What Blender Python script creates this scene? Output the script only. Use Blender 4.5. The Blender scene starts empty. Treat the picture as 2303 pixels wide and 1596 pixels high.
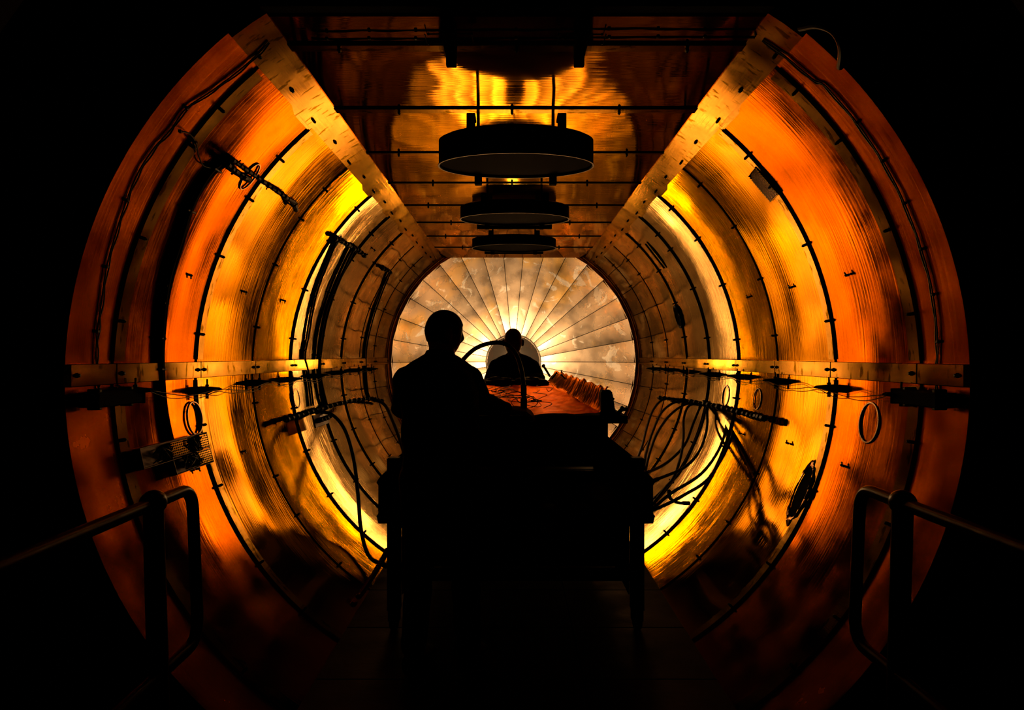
import bpy, bmesh, math, random
from mathutils import Vector, Matrix, noise
random.seed(7)
sc = bpy.context.scene
COL = sc.collection
# ------------------------------------------------------------------ camera, world, exposure
CX, CZ = -0.02, 1.50                      # camera stands just left of the vessel's axis
F = 1535.0                                # focal length in pixels of the 2303-pixel frame (24 mm lens)
cd = bpy.data.cameras.new('camera'); cam = bpy.data.objects.new('camera', cd); COL.objects.link(cam)
cd.sensor_width = 36.0; cd.lens = 36.0 * F / 2303.0; cd.clip_start = 0.05; cd.clip_end = 60
cam.location = (CX, 0, CZ); cam.rotation_euler = (math.radians(90), 0, 0)
sc.camera = cam
wd = bpy.data.worlds.new('dark hall'); sc.world = wd; wd.use_nodes = True
wd.node_tree.nodes['Background'].inputs[0].default_value = (0.9, 0.35, 0.15, 1)
wd.node_tree.nodes['Background'].inputs[1].default_value = 0.0012
vs = sc.view_settings
vs.view_transform = 'Standard'; vs.look = 'None'; vs.gamma = 1.0; vs.exposure = 0.0; vs.use_curve_mapping = False
cy = sc.cycles
cy.max_bounces = 14; cy.glossy_bounces = 12; cy.diffuse_bounces = 4; cy.transmission_bounces = 6; cy.transparent_max_bounces = 8
cy.caustics_reflective = True; cy.caustics_refractive = False; cy.blur_glossy = 0.1
cy.sample_clamp_direct = 0; cy.sample_clamp_indirect = 12.0
cy.use_denoising = True
try: cy.denoiser = 'OPENIMAGEDENOISE'; cy.denoising_input_passes = 'RGB_ALBEDO_NORMAL'
except Exception: pass
LAMP_POS = (0.0, 8.80, 1.38)              # the work lamp behind the far man
LAMP_COL = (1.0, 0.60, 0.29); LAMP_STRENGTH = 124.0; LAMP_R = 0.12

# ------------------------------------------------------------------ dimensions of the vessel
R, AZ = 1.70, 1.40                        # inner radius, height of the axis
Y0, DY = 2.86, 0.775                      # first ring joint, spacing of the joints
YK = [Y0 + DY * k for k in range(8)]
YN, YF = 2.56, 9.16                       # near lip, far end
ZC = CZ + 1.305                           # flat ceiling
A_TOP = math.radians(50.3)
PI = math.pi
def W(px, py, Y):                         # a measured picture point at a known depth -> metres
    return Vector((CX + (px - 1151.5) * Y / F, Y, CZ - (py - 798.0) * Y / F))
def wall(a, y, side=1, off=0.0):          # point on the lining: angle above horizontal, depth, side
    r = R - off
    return Vector((side * r * math.cos(a), y, AZ + r * math.sin(a)))
def on_wall(px, py, off=0.0):             # where the ray through a picture point meets the lining
    dx, dz = (px - 1151.5) / F, -(py - 798.0) / F
    x0, z0, r = CX, CZ - AZ, R - off
    a = dx*dx + dz*dz; b = 2*(x0*dx + z0*dz); c = x0*x0 + z0*z0 - r*r
    t = (-b + math.sqrt(b*b - 4*a*c)) / (2*a)
    return Vector((CX + dx*t, t, CZ + dz*t))
def on_ceiling(px, py, off=0.0):
    Y = (ZC - off - CZ) * F / (798.0 - py)
    return W(px, py, Y)
# ------------------------------------------------------------------ helpers: objects
def link(o, parent=None):
    COL.objects.link(o)
    if parent: o.parent = parent
    return o
def obj(name, bm, mat, parent=None, smooth=True, **kw):
    me = bpy.data.meshes.new(name)
    bm.normal_update(); bm.to_mesh(me); bm.free()
    if isinstance(mat, (list, tuple)):
        for m in mat: me.materials.append(m)
    elif mat: me.materials.append(mat)
    if smooth:
        for p in me.polygons: p.use_smooth = True
        try: me.set_sharp_from_angle(angle=math.radians(smooth if smooth is not True else 35))
        except Exception: pass
    o = bpy.data.objects.new(name, me); link(o, parent)
    for k, v in kw.items(): o[k] = v
    return o
def inst(name, me, parent=None, M=None):
    o = bpy.data.objects.new(name, me); link(o, parent)
    if M is not None: o.matrix_basis = M
    return o
def thing(name, label, cat, loc=(0, 0, 0), rz=0.0, group=None):
    o = bpy.data.objects.new(name, None); COL.objects.link(o)
    o.empty_display_size = 0.1
    o.location = loc; o.rotation_euler = (0, 0, rz)
    o['label'] = label; o['category'] = cat
    if group: o['group'] = group
    return o
def tag(o, label, cat, group=None):
    o['label'] = label; o['category'] = cat
    if group: o['group'] = group
    return o
def struct(name, bm=None, mat=None, **kw):
    if bm is None:
        o = bpy.data.objects.new(name, None); COL.objects.link(o)
        for k, v in kw.items(): o[k] = v
    else: o = obj(name, bm, mat, None, **kw)
    o['kind'] = 'structure'
    return o
def copy_thing(o, label, M=None, loc=None):
    r = o.copy(); COL.objects.link(r); r['label'] = label
    if loc is not None: r.location = loc
    for ch in o.children:
        c = ch.copy(); COL.objects.link(c); c.parent = r
        for g in ch.children:
            d = g.copy(); COL.objects.link(d); d.parent = c
    return r
# ------------------------------------------------------------------ helpers: shapes
def ring_loft(bm, rings, closed_ends=True, mi=0):
    vr = [[bm.verts.new(p) for p in r] for r in rings]
    n = len(rings[0])
    for a, b in zip(vr, vr[1:]):
        for i in range(n):
            f = bm.faces.new((a[i], a[(i+1) % n], b[(i+1) % n], b[i])); f.material_index = mi
    if closed_ends:
        for r in (list(reversed(vr[0])), vr[-1]):
            try: f = bm.faces.new(r); f.material_index = mi
            except ValueError: pass
    return vr
def frames(pts):
    pts = [Vector(p) for p in pts]
    T = []
    for i in range(len(pts)):
        t = pts[min(i+1, len(pts)-1)] - pts[max(i-1, 0)]
        T.append(t.normalized() if t.length > 1e-9 else Vector((0, 0, 1)))
    u = T[0].orthogonal().normalized()
    out = []
    for i, t in enumerate(T):
        u = (u - t * u.dot(t))
        if u.length < 1e-6: u = t.orthogonal()
        u.normalize()
        out.append((pts[i], u.copy(), t.cross(u)))
    return out
def tube(bm, pts, r, n=8, mi=0, caps=True):
    rs = r if isinstance(r, (list, tuple)) else [r] * len(pts)
    rings = []
    for (p, u, v), q in zip(frames(pts), rs):
        rings.append([p + u * (q * math.cos(2*PI*i/n)) + v * (q * math.sin(2*PI*i/n)) for i in range(n)])
    return ring_loft(bm, rings, caps, mi)
def spline(pts, k=6):
    pts = [Vector(p) for p in pts]
    P = [pts[0]*2 - pts[1]] + pts + [pts[-1]*2 - pts[-2]]
    out = []
    for i in range(1, len(P)-2):
        a, b, c, d = P[i-1], P[i], P[i+1], P[i+2]
        for j in range(k):
            t = j / k
            out.append(0.5*((2*b) + (c-a)*t + (2*a-5*b+4*c-d)*t*t + (3*b-a-3*c+d)*t**3))
    out.append(pts[-1])
    return out
def fillet(pts, rad, k=5):
    pts = [Vector(p) for p in pts]; out = [pts[0]]
    for a, b, c in zip(pts, pts[1:], pts[2:]):
        d1, d2 = (a-b), (c-b)
        q = min(rad, d1.length*0.45, d2.length*0.45)
        s, e = b + d1.normalized()*q, b + d2.normalized()*q
        for j in range(k+1):
            t = j/k
            out.append(s*(1-t)**2 + b*2*t*(1-t) + e*t*t)
    out.append(pts[-1]); return out
def box(bm, c, s, rot=None, bev=0.0, mi=0):
    c = Vector(c); hx, hy, hz = s[0]/2, s[1]/2, s[2]/2
    b = min(bev, hx*0.9, hy*0.9, hz*0.9)
    t = bmesh.ops.create_cube(bm, size=1.0)
    vs_ = t['verts']
    for v in vs_: v.co = Vector((v.co.x*s[0], v.co.y*s[1], v.co.z*s[2]))
    if b > 0:
        es = list({e for v in vs_ for e in v.link_edges})
        g = bmesh.ops.bevel(bm, geom=es, offset=b, segments=1, affect='EDGES', profile=0.5)
        vs_ = list({v for f in g['faces'] for v in f.verts} | {v for v in vs_ if v.is_valid})
    fs = {f for v in vs_ for f in v.link_faces}
    for f in fs: f.material_index = mi
    for v in vs_: v.co = (rot @ v.co if rot else v.co) + c
    return vs_
def beam(bm, a, b, w, h, up=(0, 0, 1), bev=0.0, mi=0):
    a, b = Vector(a), Vector(b); y = (b-a).normalized(); up = Vector(up)
    x = y.cross(up)
    if x.length < 1e-5: x = y.orthogonal()
    x.normalize(); z = x.cross(y)
    M = Matrix((x, y, z)).transposed()
    return box(bm, (a+b)/2, (w, (b-a).length, h), M, bev, mi)
def lathe(bm, prof, n=24, M=None, mi=0, caps=True):
    rings = []
    for r, z in prof:
        rings.append([Vector((r*math.cos(2*PI*i/n), r*math.sin(2*PI*i/n), z)) for i in range(n)])
    if M: rings = [[M @ p for p in r] for r in rings]
    return ring_loft(bm, rings, caps, mi)
def ball(bm, c, r, u=12, v=8, M=None, mi=0):
    rr = r if isinstance(r, (tuple, list)) else (r, r, r); c = Vector(c)
    def P(x, y, z):
        p = Vector((x*rr[0], y*rr[1], z*rr[2])); return bm.verts.new((M @ p if M else p) + c)
    top, bot = P(0, 0, 1), P(0, 0, -1); rows = []
    for j in range(1, v):
        t = PI*j/v; rows.append([P(math.sin(t)*math.cos(2*PI*i/u), math.sin(t)*math.sin(2*PI*i/u), math.cos(t)) for i in range(u)])
    for i in range(u):
        k = (i+1) % u
        bm.faces.new((top, rows[0][i], rows[0][k])); bm.faces.new((bot, rows[-1][k], rows[-1][i]))
        for a_, b_ in zip(rows, rows[1:]): bm.faces.new((a_[i], b_[i], b_[k], a_[k]))
def torus(bm, c, Rr, r, M=None, n=24, k=8, sy=1.0):
    rings = []
    for i in range(n):
        a = 2*PI*i/n
        ring = []
        for j in range(k):
            b = 2*PI*j/k
            p = Vector(((Rr + r*math.cos(b))*math.cos(a), (Rr*sy + r*math.cos(b))*math.sin(a), r*math.sin(b)))
            ring.append((M @ p if M else p) + Vector(c))
        rings.append([bm.verts.new(p) for p in ring])
    for i in range(n):
        for j in range(k):
            bm.faces.new((rings[i][j], rings[(i+1) % n][j], rings[(i+1) % n][(j+1) % k], rings[i][(j+1) % k]))
def basis(n, up=(0, 1, 0)):               # columns: x, y(up projected), z = n
    n = Vector(n).normalized(); up = Vector(up); y = (up - n*up.dot(n)).normalized(); x = y.cross(n)
    return Matrix((x, y, n)).transposed()
def new(): return bmesh.new()
# ------------------------------------------------------------------ materials
def _n(nt, t, **kw):
    n = nt.nodes.new(t)
    for k, v in kw.items(): setattr(n, k, v)
    return n
def metal(name, col, rough, rvar=0.06, stain=0.35, stain_col=None, scale=(1, 1, 1), bump=0.15, fleck=0.0, vary=0.0, metallic=1.0, streak=(60, 3, 3), tint=None):
    m = bpy.data.materials.new(name); m.use_nodes = True
    nt = m.node_tree; L = nt.links.new; bs = nt.nodes['Principled BSDF']
    bs.inputs['Metallic'].default_value = metallic
    if tint: bs.inputs['Specular Tint'].default_value = (*tint, 1)
    tc = _n(nt, 'ShaderNodeTexCoord'); mp = _n(nt, 'ShaderNodeMapping'); mp.inputs['Scale'].default_value = scale
    L(tc.outputs['Object'], mp.inputs['Vector'])
    n1 = _n(nt, 'ShaderNodeTexNoise'); n1.inputs['Scale'].default_value = 2.2; n1.inputs['Detail'].default_value = 6; n1.inputs['Roughness'].default_value = 0.65
    L(mp.outputs[0], n1.inputs['Vector'])
    r1 = _n(nt, 'ShaderNodeValToRGB'); r1.color_ramp.elements[0].position = 0.35; r1.color_ramp.elements[1].position = 0.68
    sc_ = stain_col or tuple(c*(1-stain) for c in col)
    r1.color_ramp.elements[0].color = (*sc_, 1); r1.color_ramp.elements[1].color = (*col, 1)
    L(n1.outputs['Fac'], r1.inputs['Fac'])
    base = r1.outputs[0]
    if fleck:                              # scuffs and dark flecks
        n2 = _n(nt, 'ShaderNodeTexNoise'); n2.inputs['Scale'].default_value = 13; n2.inputs['Detail'].default_value = 3
        mp2 = _n(nt, 'ShaderNodeMapping'); mp2.inputs['Scale'].default_value = (1, 2.4, 1); L(tc.outputs['Object'], mp2.inputs['Vector']); L(mp2.outputs[0], n2.inputs['Vector'])
        r2 = _n(nt, 'ShaderNodeValToRGB'); r2.color_ramp.elements[0].position = 0.34; r2.color_ramp.elements[1].position = 0.42
        r2.color_ramp.elements[0].color = (1-fleck,)*3 + (1,); r2.color_ramp.elements[1].color = (1, 1, 1, 1)
        L(n2.outputs['Fac'], r2.inputs['Fac'])
        mx = _n(nt, 'ShaderNodeMix', data_type='RGBA', blend_type='MULTIPLY'); mx.inputs['Factor'].default_value = 1
        L(base, mx.inputs[6]); L(r2.outputs[0], mx.inputs[7]); base = mx.outputs[2]
    if vary:
        oi = _n(nt, 'ShaderNodeObjectInfo'); mr = _n(nt, 'ShaderNodeMapRange'); mr.inputs['To Min'].default_value = 1-vary; mr.inputs['To Max'].default_value = 1.0
        L(oi.outputs['Random'], mr.inputs['Value'])
        mx = _n(nt, 'ShaderNodeMix', data_type='RGBA', blend_type='MULTIPLY'); mx.inputs['Factor'].default_value = 1
        L(base, mx.inputs[6]); L(mr.outputs[0], mx.inputs[7]); base = mx.outputs[2]
    L(base, bs.inputs['Base Color'])
    n3 = _n(nt, 'ShaderNodeTexNoise'); n3.inputs['Scale'].default_value = 5; n3.inputs['Detail'].default_value = 5
    L(tc.outputs['Object'], n3.inputs['Vector'])
    mr = _n(nt, 'ShaderNodeMapRange'); mr.inputs['From Min'].default_value = 0.3; mr.inputs['From Max'].default_value = 0.7
    mr.inputs['To Min'].default_value = max(0.02, rough-rvar); mr.inputs['To Max'].default_value = rough+rvar
    L(n3.outputs['Fac'], mr.inputs['Value']); L(mr.outputs[0], bs.inputs['Roughness'])
    if bump:
        n4 = _n(nt, 'ShaderNodeTexNoise'); n4.inputs['Scale'].default_value = 1; n4.inputs['Detail'].default_value = 3
        mp4 = _n(nt, 'ShaderNodeMapping'); mp4.inputs['Scale'].default_value = streak; L(tc.outputs['Object'], mp4.inputs['Vector']); L(mp4.outputs[0], n4.inputs['Vector'])
        bp = _n(nt, 'ShaderNodeBump'); bp.inputs['Strength'].default_value = bump; bp.inputs['Distance'].default_value = 0.004
        L(n4.outputs['Fac'], bp.inputs['Height']); L(bp.outputs[0], bs.inputs['Normal'])
    return m
def plain(name, col, rough=0.6, metallic=0.0, nscale=30, amt=0.3, bump=0.1, spec=0.5):
    m = bpy.data.materials.new(name); m.use_nodes = True
    nt = m.node_tree; L = nt.links.new; bs = nt.nodes['Principled BSDF']
    bs.inputs['Metallic'].default_value = metallic; bs.inputs['Roughness'].default_value = rough
    bs.inputs['Specular IOR Level'].default_value = spec
    tc = _n(nt, 'ShaderNodeTexCoord'); n1 = _n(nt, 'ShaderNodeTexNoise'); n1.inputs['Scale'].default_value = nscale; n1.inputs['Detail'].default_value = 4
    L(tc.outputs['Object'], n1.inputs['Vector'])
    r = _n(nt, 'ShaderNodeValToRGB'); r.color_ramp.elements[0].position = 0.3; r.color_ramp.elements[1].position = 0.7
    r.color_ramp.elements[0].color = tuple(c*(1-amt) for c in col) + (1,); r.color_ramp.elements[1].color = (*col, 1)
    L(n1.outputs['Fac'], r.inputs['Fac']); L(r.outputs[0], bs.inputs['Base Color'])
    if bump:
        bp = _n(nt, 'ShaderNodeBump'); bp.inputs['Strength'].default_value = bump; bp.inputs['Distance'].default_value = 0.003
        L(n1.outputs['Fac'], bp.inputs['Height']); L(bp.outputs[0], bs.inputs['Normal'])
    return m
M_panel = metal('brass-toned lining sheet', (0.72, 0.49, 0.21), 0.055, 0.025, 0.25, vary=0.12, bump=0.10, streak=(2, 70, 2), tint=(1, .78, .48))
M_amber = metal('amber light-tinted lining sheet', (0.78, 0.34, 0.065), 0.06, 0.03, 0.25, vary=0.10, bump=0.10, streak=(2, 70, 2), tint=(1, .62, .25))  # amber of the bounced light put into the sheet colour
M_red = metal('red light-tinted lining sheet', (0.72, 0.165, 0.020), 0.12, 0.06, 0.25, vary=0.10, bump=0.10, streak=(2, 70, 2), tint=(1, .58, .2))  # redder bounced light of the nearest bay, painted into its colour
M_lip = metal('red light-tinted lip sheet', (0.88, 0.19, 0.028), 0.21, 0.07, 0.3, vary=0.1, bump=0.10, streak=(2, 70, 2), tint=(1, .55, .2))  # red bounced light at the mouth painted into the lip colour
M_strip = metal('stained joint strip', (0.66, 0.36, 0.085), 0.13, 0.05, 0.45, fleck=0.75, bump=0.08, tint=(1, .72, .38))
M_ceil = metal('ceiling sheet', (0.84, 0.40, 0.08), 0.055, 0.025, 0.22, vary=0.08, bump=0.08, streak=(2, 40, 2), tint=(1, .68, .3))
def gore_material():
    m = metal('end dome sheet', (0.44, 0.345, 0.24), 0.27, 0.06, 0.22, vary=0.10, bump=0.0, metallic=0.8)
    nt = m.node_tree; L = nt.links.new; bs = nt.nodes['Principled BSDF']
    tc = _n(nt, 'ShaderNodeTexCoord')
    def mask(scale, lo, hi, dist, seed):
        mp = _n(nt, 'ShaderNodeMapping'); mp.inputs['Location'].default_value = (seed, seed*2, 0); L(tc.outputs['Object'], mp.inputs['Vector'])
        n = _n(nt, 'ShaderNodeTexNoise'); n.inputs['Scale'].default_value = scale; n.inputs['Detail'].default_value = 6; n.inputs['Distortion'].default_value = dist; L(mp.outputs[0], n.inputs['Vector'])
        r = _n(nt, 'ShaderNodeMapRange'); r.inputs['From Min'].default_value = lo; r.inputs['From Max'].default_value = hi; L(n.outputs['Fac'], r.inputs['Value']); return r.outputs[0]
    old = bs.inputs['Base Color'].links[0].from_socket
    w = mask(4.2, 0.60, 0.66, 1.2, 3.0)            # pale residue left by old resin
    y = mask(1.7, 0.52, 0.70, 0.3, 9.0)            # yellowed areas
    mx = _n(nt, 'ShaderNodeMix', data_type='RGBA'); mx.inputs[7].default_value = (0.52, 0.33, 0.10, 1); L(y, mx.inputs['Factor']); L(old, mx.inputs[6])
    m2 = _n(nt, 'ShaderNodeMix', data_type='RGBA'); m2.inputs[7].default_value = (0.82, 0.76, 0.64, 1); L(w, m2.inputs['Factor']); L(mx.outputs[2], m2.inputs[6])
    L(m2.outputs[2], bs.inputs['Base Color'])
    r = _n(nt, 'ShaderNodeMapRange'); r.inputs['To Min'].default_value = 0.88; r.inputs['To Max'].default_value = 0.45; L(w, r.inputs['Value']); L(r.outputs[0], bs.inputs['Metallic'])
    return m
M_gore = gore_material()
M_black = plain('black steel', (0.018, 0.015, 0.014), 0.45, 0.3)
M_matte = plain('black matt paint', (0.008, 0.007, 0.007), 0.85, spec=0.06)
M_rubber = plain('black rubber hose', (0.012, 0.010, 0.010), 0.5, spec=0.35)
M_bolt = plain('dark bolt', (0.03, 0.025, 0.02), 0.4, 0.8)
# ================================================================== the setting
def sheet(a0, a1, y0, y1, side, off=0.0, amp=0.004, seed=0.0, na=30, ny=8, lip=0.012, buckle=0.0, taper=0.0):
    """one rolled lining sheet, oil-canned a little, its edges folded back into the joints"""
    bm = new(); rows = []
    for i in range(-1, na+2):
        ia = min(max(i, 0), na); row = []
        for j in range(-1, ny+2):
            ij = min(max(j, 0), ny)
            u, v = ia/na, ij/ny
            a = a0 + (a1-a0)*u; y = y0 + (y1-y0)*v
            e = math.sin(PI*v) * min(1.0, 6*u, 6*(1-u))
            w = noise.noise(Vector((a*1.0 + seed, y*1.6, seed*3.1)))*1.0 + 0.22*noise.noise(Vector((a*2.6 + seed*2, y*4.5, seed)))
            d = amp*e*(w + 0.15)
            if buckle: d += buckle*math.sin(PI*v)**2*math.exp(-((a-0.02)/0.42)**2)*(0.85+0.5*noise.noise(Vector((a*3.0+seed, 1.0, seed))))
            o = off + d + taper*(0.5-v) - ((lip + taper*0.4) if (i != ia or j != ij) else 0.0)
            row.append(bm.verts.new(wall(a, y, side, o)))
        rows.append(row)
    for r0, r1 in zip(rows, rows[1:]):
        for j in range(len(r0)-1):
            q = (r0[j], r0[j+1], r1[j+1], r1[j])
            bm.faces.new(q if side > 0 else q[::-1])
    return bm
def curved_bar(a0, a1, y0, y1, side, o0, o1, n=24):
    """a flat bar rolled to the lining, standing between offsets o0 and o1"""
    bm = new(); rings = []
    for i in range(n+1):
        a = a0 + (a1-a0)*i/n
        rings.append([wall(a, y0, side, o0), wall(a, y0, side, o1), wall(a, y1, side, o1), wall(a, y1, side, o0)])
    ring_loft(bm, rings)
    bmesh.ops.recalc_face_normals(bm, faces=bm.faces[:])
    return bm
# a bolt head, shared by every joint
bmb = new(); lathe(bmb, [(0.010, 0), (0.010, 0.005), (0.007, 0.007), (0.007, 0.012), (0.005, 0.014)], 6)
ME_BOLT = bpy.data.meshes.new('bolt'); bmb.to_mesh(ME_BOLT); bmb.free(); ME_BOLT.materials.append(M_bolt)
bmb = new(); box(bmb, (0, 0, 0.007), (0.015, 0.020, 0.014), None, 0.003); box(bmb, (0, 0.0, 0.016), (0.008, 0.008, 0.006), None, 0.002)
ME_CLAMP = bpy.data.meshes.new('clamp'); bmb.to_mesh(ME_CLAMP); bmb.free(); ME_CLAMP.materials.append(M_bolt)
# a small stud with a wing clip, three to a panel
bmb = new(); lathe(bmb, [(0.006, 0), (0.006, 0.02), (0.003, 0.024)], 6); box(bmb, (0.008, 0.004, 0.016), (0.02, 0.006, 0.006), Matrix.Rotation(0.6, 3, 'Z')); box(bmb, (-0.004, -0.010, 0.014), (0.006, 0.018, 0.006))
ME_STUD = bpy.data.meshes.new('stud'); bmb.to_mesh(ME_STUD); bmb.free(); ME_STUD.materials.append(M_bolt)
A_FLOOR = math.radians(-56.5)
A_UP0, A_LO1 = math.radians(1.9), math.radians(-0.4)
for sname, s in (('left', -1), ('right', 1)):
    # outer pressure shell carries the lining
    bm = new(); rings = []
    na = 40
    for i in range(na+1):
        a = math.radians(-62) + (math.radians(58)+math.radians(62))*i/na
        rings.append([wall(a, YN, s, -0.045), wall(a, YF+0.1, s, -0.045), wall(a, YF+0.1, s, -0.075), wall(a, YN, s, -0.075)])
    ring_loft(bm, rings); bmesh.ops.recalc_face_normals(bm, faces=bm.faces[:])
    wl = struct('wall_'+sname, bm, M_matte)
    ys = [YN] + YK + [YF]
    for k in range(len(ys)-1):
        y0, y1 = ys[k]+0.004, ys[k+1]-0.004
        mat = M_lip if k == 0 else (M_red if k == 1 else (M_amber if k < 4 else M_panel))  # colour reddens toward the mouth, standing in for bounced light
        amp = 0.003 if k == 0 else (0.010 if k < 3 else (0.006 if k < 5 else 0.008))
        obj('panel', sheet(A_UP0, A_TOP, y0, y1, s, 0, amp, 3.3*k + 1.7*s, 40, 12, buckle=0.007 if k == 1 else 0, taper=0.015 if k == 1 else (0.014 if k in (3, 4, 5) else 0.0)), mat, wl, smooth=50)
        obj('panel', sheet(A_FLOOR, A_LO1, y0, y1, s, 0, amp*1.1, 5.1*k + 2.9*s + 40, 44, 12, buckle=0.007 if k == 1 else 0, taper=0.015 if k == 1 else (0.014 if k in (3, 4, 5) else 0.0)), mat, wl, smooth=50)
    for k, y in enumerate(YK):
        wd_, th = (0.075, 0.012) if k == 0 else (0.060, 0.005)
        for (a0, a1, bolts) in ((A_UP0+0.012, A_TOP-0.01, (9, 22, 35, 44)), (A_FLOOR, A_LO1-0.012, (-9, -22, -35, -47))):
            js = obj('joint_strip', curved_bar(a0, a1, y, y+wd_, s, -0.034, th), M_strip, wl, smooth=30)
            for b in bolts:
                a = math.radians(b + random.uniform(-2, 2))
                p = wall(a, y+wd_*0.35, s, th); M = basis(wall(a, y, s, 1.0) - wall(a, y, s, 0)).to_4x4(); M.translation = p
                inst('bolt', ME_CLAMP, js, M)
    # waist strip along the middle of the wall, one length per bay
    for k in range(len(ys)-1):
        bm = new()
        x1 = s*(R-0.024); x0 = s*(R+0.01)
        y0, y1 = ys[k]+0.002, ys[k+1]-0.002
        box(bm, ((x0+x1)/2, (y0+y1)/2, AZ+0.0215), (abs(x0-x1), y1-y0, 0.087), None, 0.003)
        ws = obj('waist_strip', bm, M_strip, wl, smooth=30)
        for yy in ((y0+0.035,) if k == 0 else (y0+0.035, y1-0.035)):
            M = basis((-s, 0, 0)).to_4x4(); M.translation = (x1, yy, AZ+0.022); inst('bolt', ME_BOLT, ws, M)
    # studs scattered over the sheets
    for (px, py) in (((423, 617), (548, 655), (636, 675), (545, 1015), (440, 1055), (840, 560)) if s < 0 else ((1910, 617), (1782, 645), (1686, 667), (1775, 997), (1668, 975), (1900, 1048))):
        p = on_wall(px, py); M = basis(Vector((0, p.y, AZ)) - p).to_4x4(); M.translation = p
        inst('stud', ME_STUD, wl, M)
# corner trims where the walls meet the flat ceiling
for s, nm in ((-1, 'trim_1'), (1, 'trim_2')):
    bm = new(); prof = [(1.105, CZ+1.195), (1.015, CZ+1.262), (0.955, ZC-0.004), (0.955, ZC+0.02), (1.13, CZ+1.24)]
    y0, y1 = 2.60, YF
    ring_loft(bm, [[Vector((s*x, y, z)) for x, z in prof] for y in (y0, y1)])
    bmesh.ops.recalc_face_normals(bm, faces=bm.faces[:])
    t = struct(nm, bm, M_strip, smooth=10)
    for k in range(17):
        y = 2.80 + k*0.388
        n = Vector((-s*0.067, 0, -0.09)); M = basis(n).to_4x4(); M.translation = Vector((s*(1.06-0.012*(k % 2)), y, CZ+1.2285+0.008*(k % 2))); inst('bolt', ME_BOLT if k % 2 else ME_CLAMP, t, M)
# ceiling
bm = new(); box(bm, (0, (2.62+YF)/2, ZC+0.045), (2.2, YF-2.62, 0.03)); ce = struct('ceiling', bm, M_matte, smooth=False)
CY = [2.63, 2.885, 3.63] + [3.63 + 0.775*k for k in range(1, 7)] + [YF]
for k in range(len(CY)-1):
    bm = new(); y0, y1 = CY[k]+0.004, CY[k+1]-0.004; nx, ny = 34, 8; rows = []
    for i in range(-1, nx+2):
        row = []
        for j in range(-1, ny+2):
            ii, jj = min(max(i, 0), nx), min(max(j, 0), ny); u, v = ii/nx, jj/ny
            x = -0.99 + 1.98*u; y = y0+(y1-y0)*v
            e = math.sin(PI*v)*min(1, 6*u, 6*(1-u))
            d = 0.006*e*(noise.noise(Vector((x*1.6, y*1.4, 7.7*k))) + 0.4*noise.noise(Vector((x*4, y*4, k))))
            row.append(bm.verts.new((x, y, ZC + d + (0.012 if (ii != i or jj != j) else 0))))
        rows.append(row)
    for r0, r1 in zip(rows, rows[1:]):
        for j in range(len(r0)-1): bm.faces.new((r0[j], r0[j+1], r1[j+1], r1[j]))
    obj('panel', bm, M_ceil, ce, smooth=50)
for k, y in enumerate(CY[1:-1]):
    bm = new(); th = (0.011, 0.010, 0.008)[min(k, 2)]; wv = 0.06 if k < 2 else 0.03
    box(bm, (0, y, ZC-th/2+0.004), (1.92, wv, th+0.008), None, 0.002)
    js = obj('joint_strip', bm, M_strip, ce, smooth=30)
    for x in ((-0.62, -0.02, 0.55) if k % 2 else (-0.75, 0.0, 0.72)):
        M = basis((0, 0, -1)).to_4x4(); M.translation = (x, y, ZC-th); inst('bolt', ME_CLAMP, js, M)
M_rim = metal('amber rim ring', (0.86, 0.40, 0.10), 0.12, 0.04, 0.2, bump=0.05, tint=(1, .6, .25))
# far end dome: gores folded round a flat centre disc
DY_D, RD, NG = 0.80, 0.40, 34
def dome(t):                               # 0 rim .. 1 centre disc
    r = 1.66 + (RD-1.66)*t
    return r, YF + 0.10 + DY_D - 0.18*(r-RD) - 0.361*(r-RD)**2
bm = new(); lathe(bm, [(1.9, YF+0.06), (1.9, YF+1.15), (0.0, YF+1.2)], 48, Matrix.Rotation(-PI/2, 4, 'X') @ Matrix.Scale(1, 4), caps=False)
for v in bm.verts: v.co.z += AZ
wb = struct('wall_back', bm, M_matte)
for g in range(NG):
    a0 = 2*PI*(g+0.5)/NG + PI/2; a1 = a0 + 2*PI/NG
    bm = new(); rows = []; tilt = random.uniform(-0.010, 0.010); pit = random.uniform(-0.009, 0.009)
    for i in range(-1, 15):
        t = min(max(i, 0), 13)/13; r, y = dome(t); row = []
        for j in range(-1, 4):
            jj = min(max(j, 0), 2); f = jj/2; gp = 0.004/max(r, .2)
            a = a0+gp + (a1-a0-2*gp)*f
            rr = r*math.cos((a1-a0)/2)/math.cos(a-(a0+a1)/2)
            row.append(bm.verts.new((rr*math.cos(a), y + (0.014 if (jj != j or i < 0 or i > 13) else 0) + tilt*(f-.5)*(r/0.6)**0.5 + pit*0.35*math.sin(PI*t), AZ + rr*math.sin(a))))
        rows.append(row)
    for r0, r1 in zip(rows, rows[1:]):
        for j in range(len(r0)-1): bm.faces.new((r0[j], r1[j], r1[j+1], r0[j+1]))
    bmesh.ops.recalc_face_normals(bm, faces=bm.faces[:])
    o = obj('panel', bm, M_gore, wb, smooth=40)
MY = Matrix.Rotation(-PI/2, 4, 'X')        # lathe axis z -> +y
def lathe_y(bm, prof, n=48, c=(0, 0)):     # profile (radius, depth)
    vr = lathe(bm, prof, n, None, 0, False)
    for ring in vr:
        for v in ring: x, y, z = v.co; v.co = Vector((x + c[0], z, y + AZ + c[1]))
    bmesh.ops.recalc_face_normals(bm, faces=bm.faces[:])
    return vr
yd = dome(1)[1]
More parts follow.
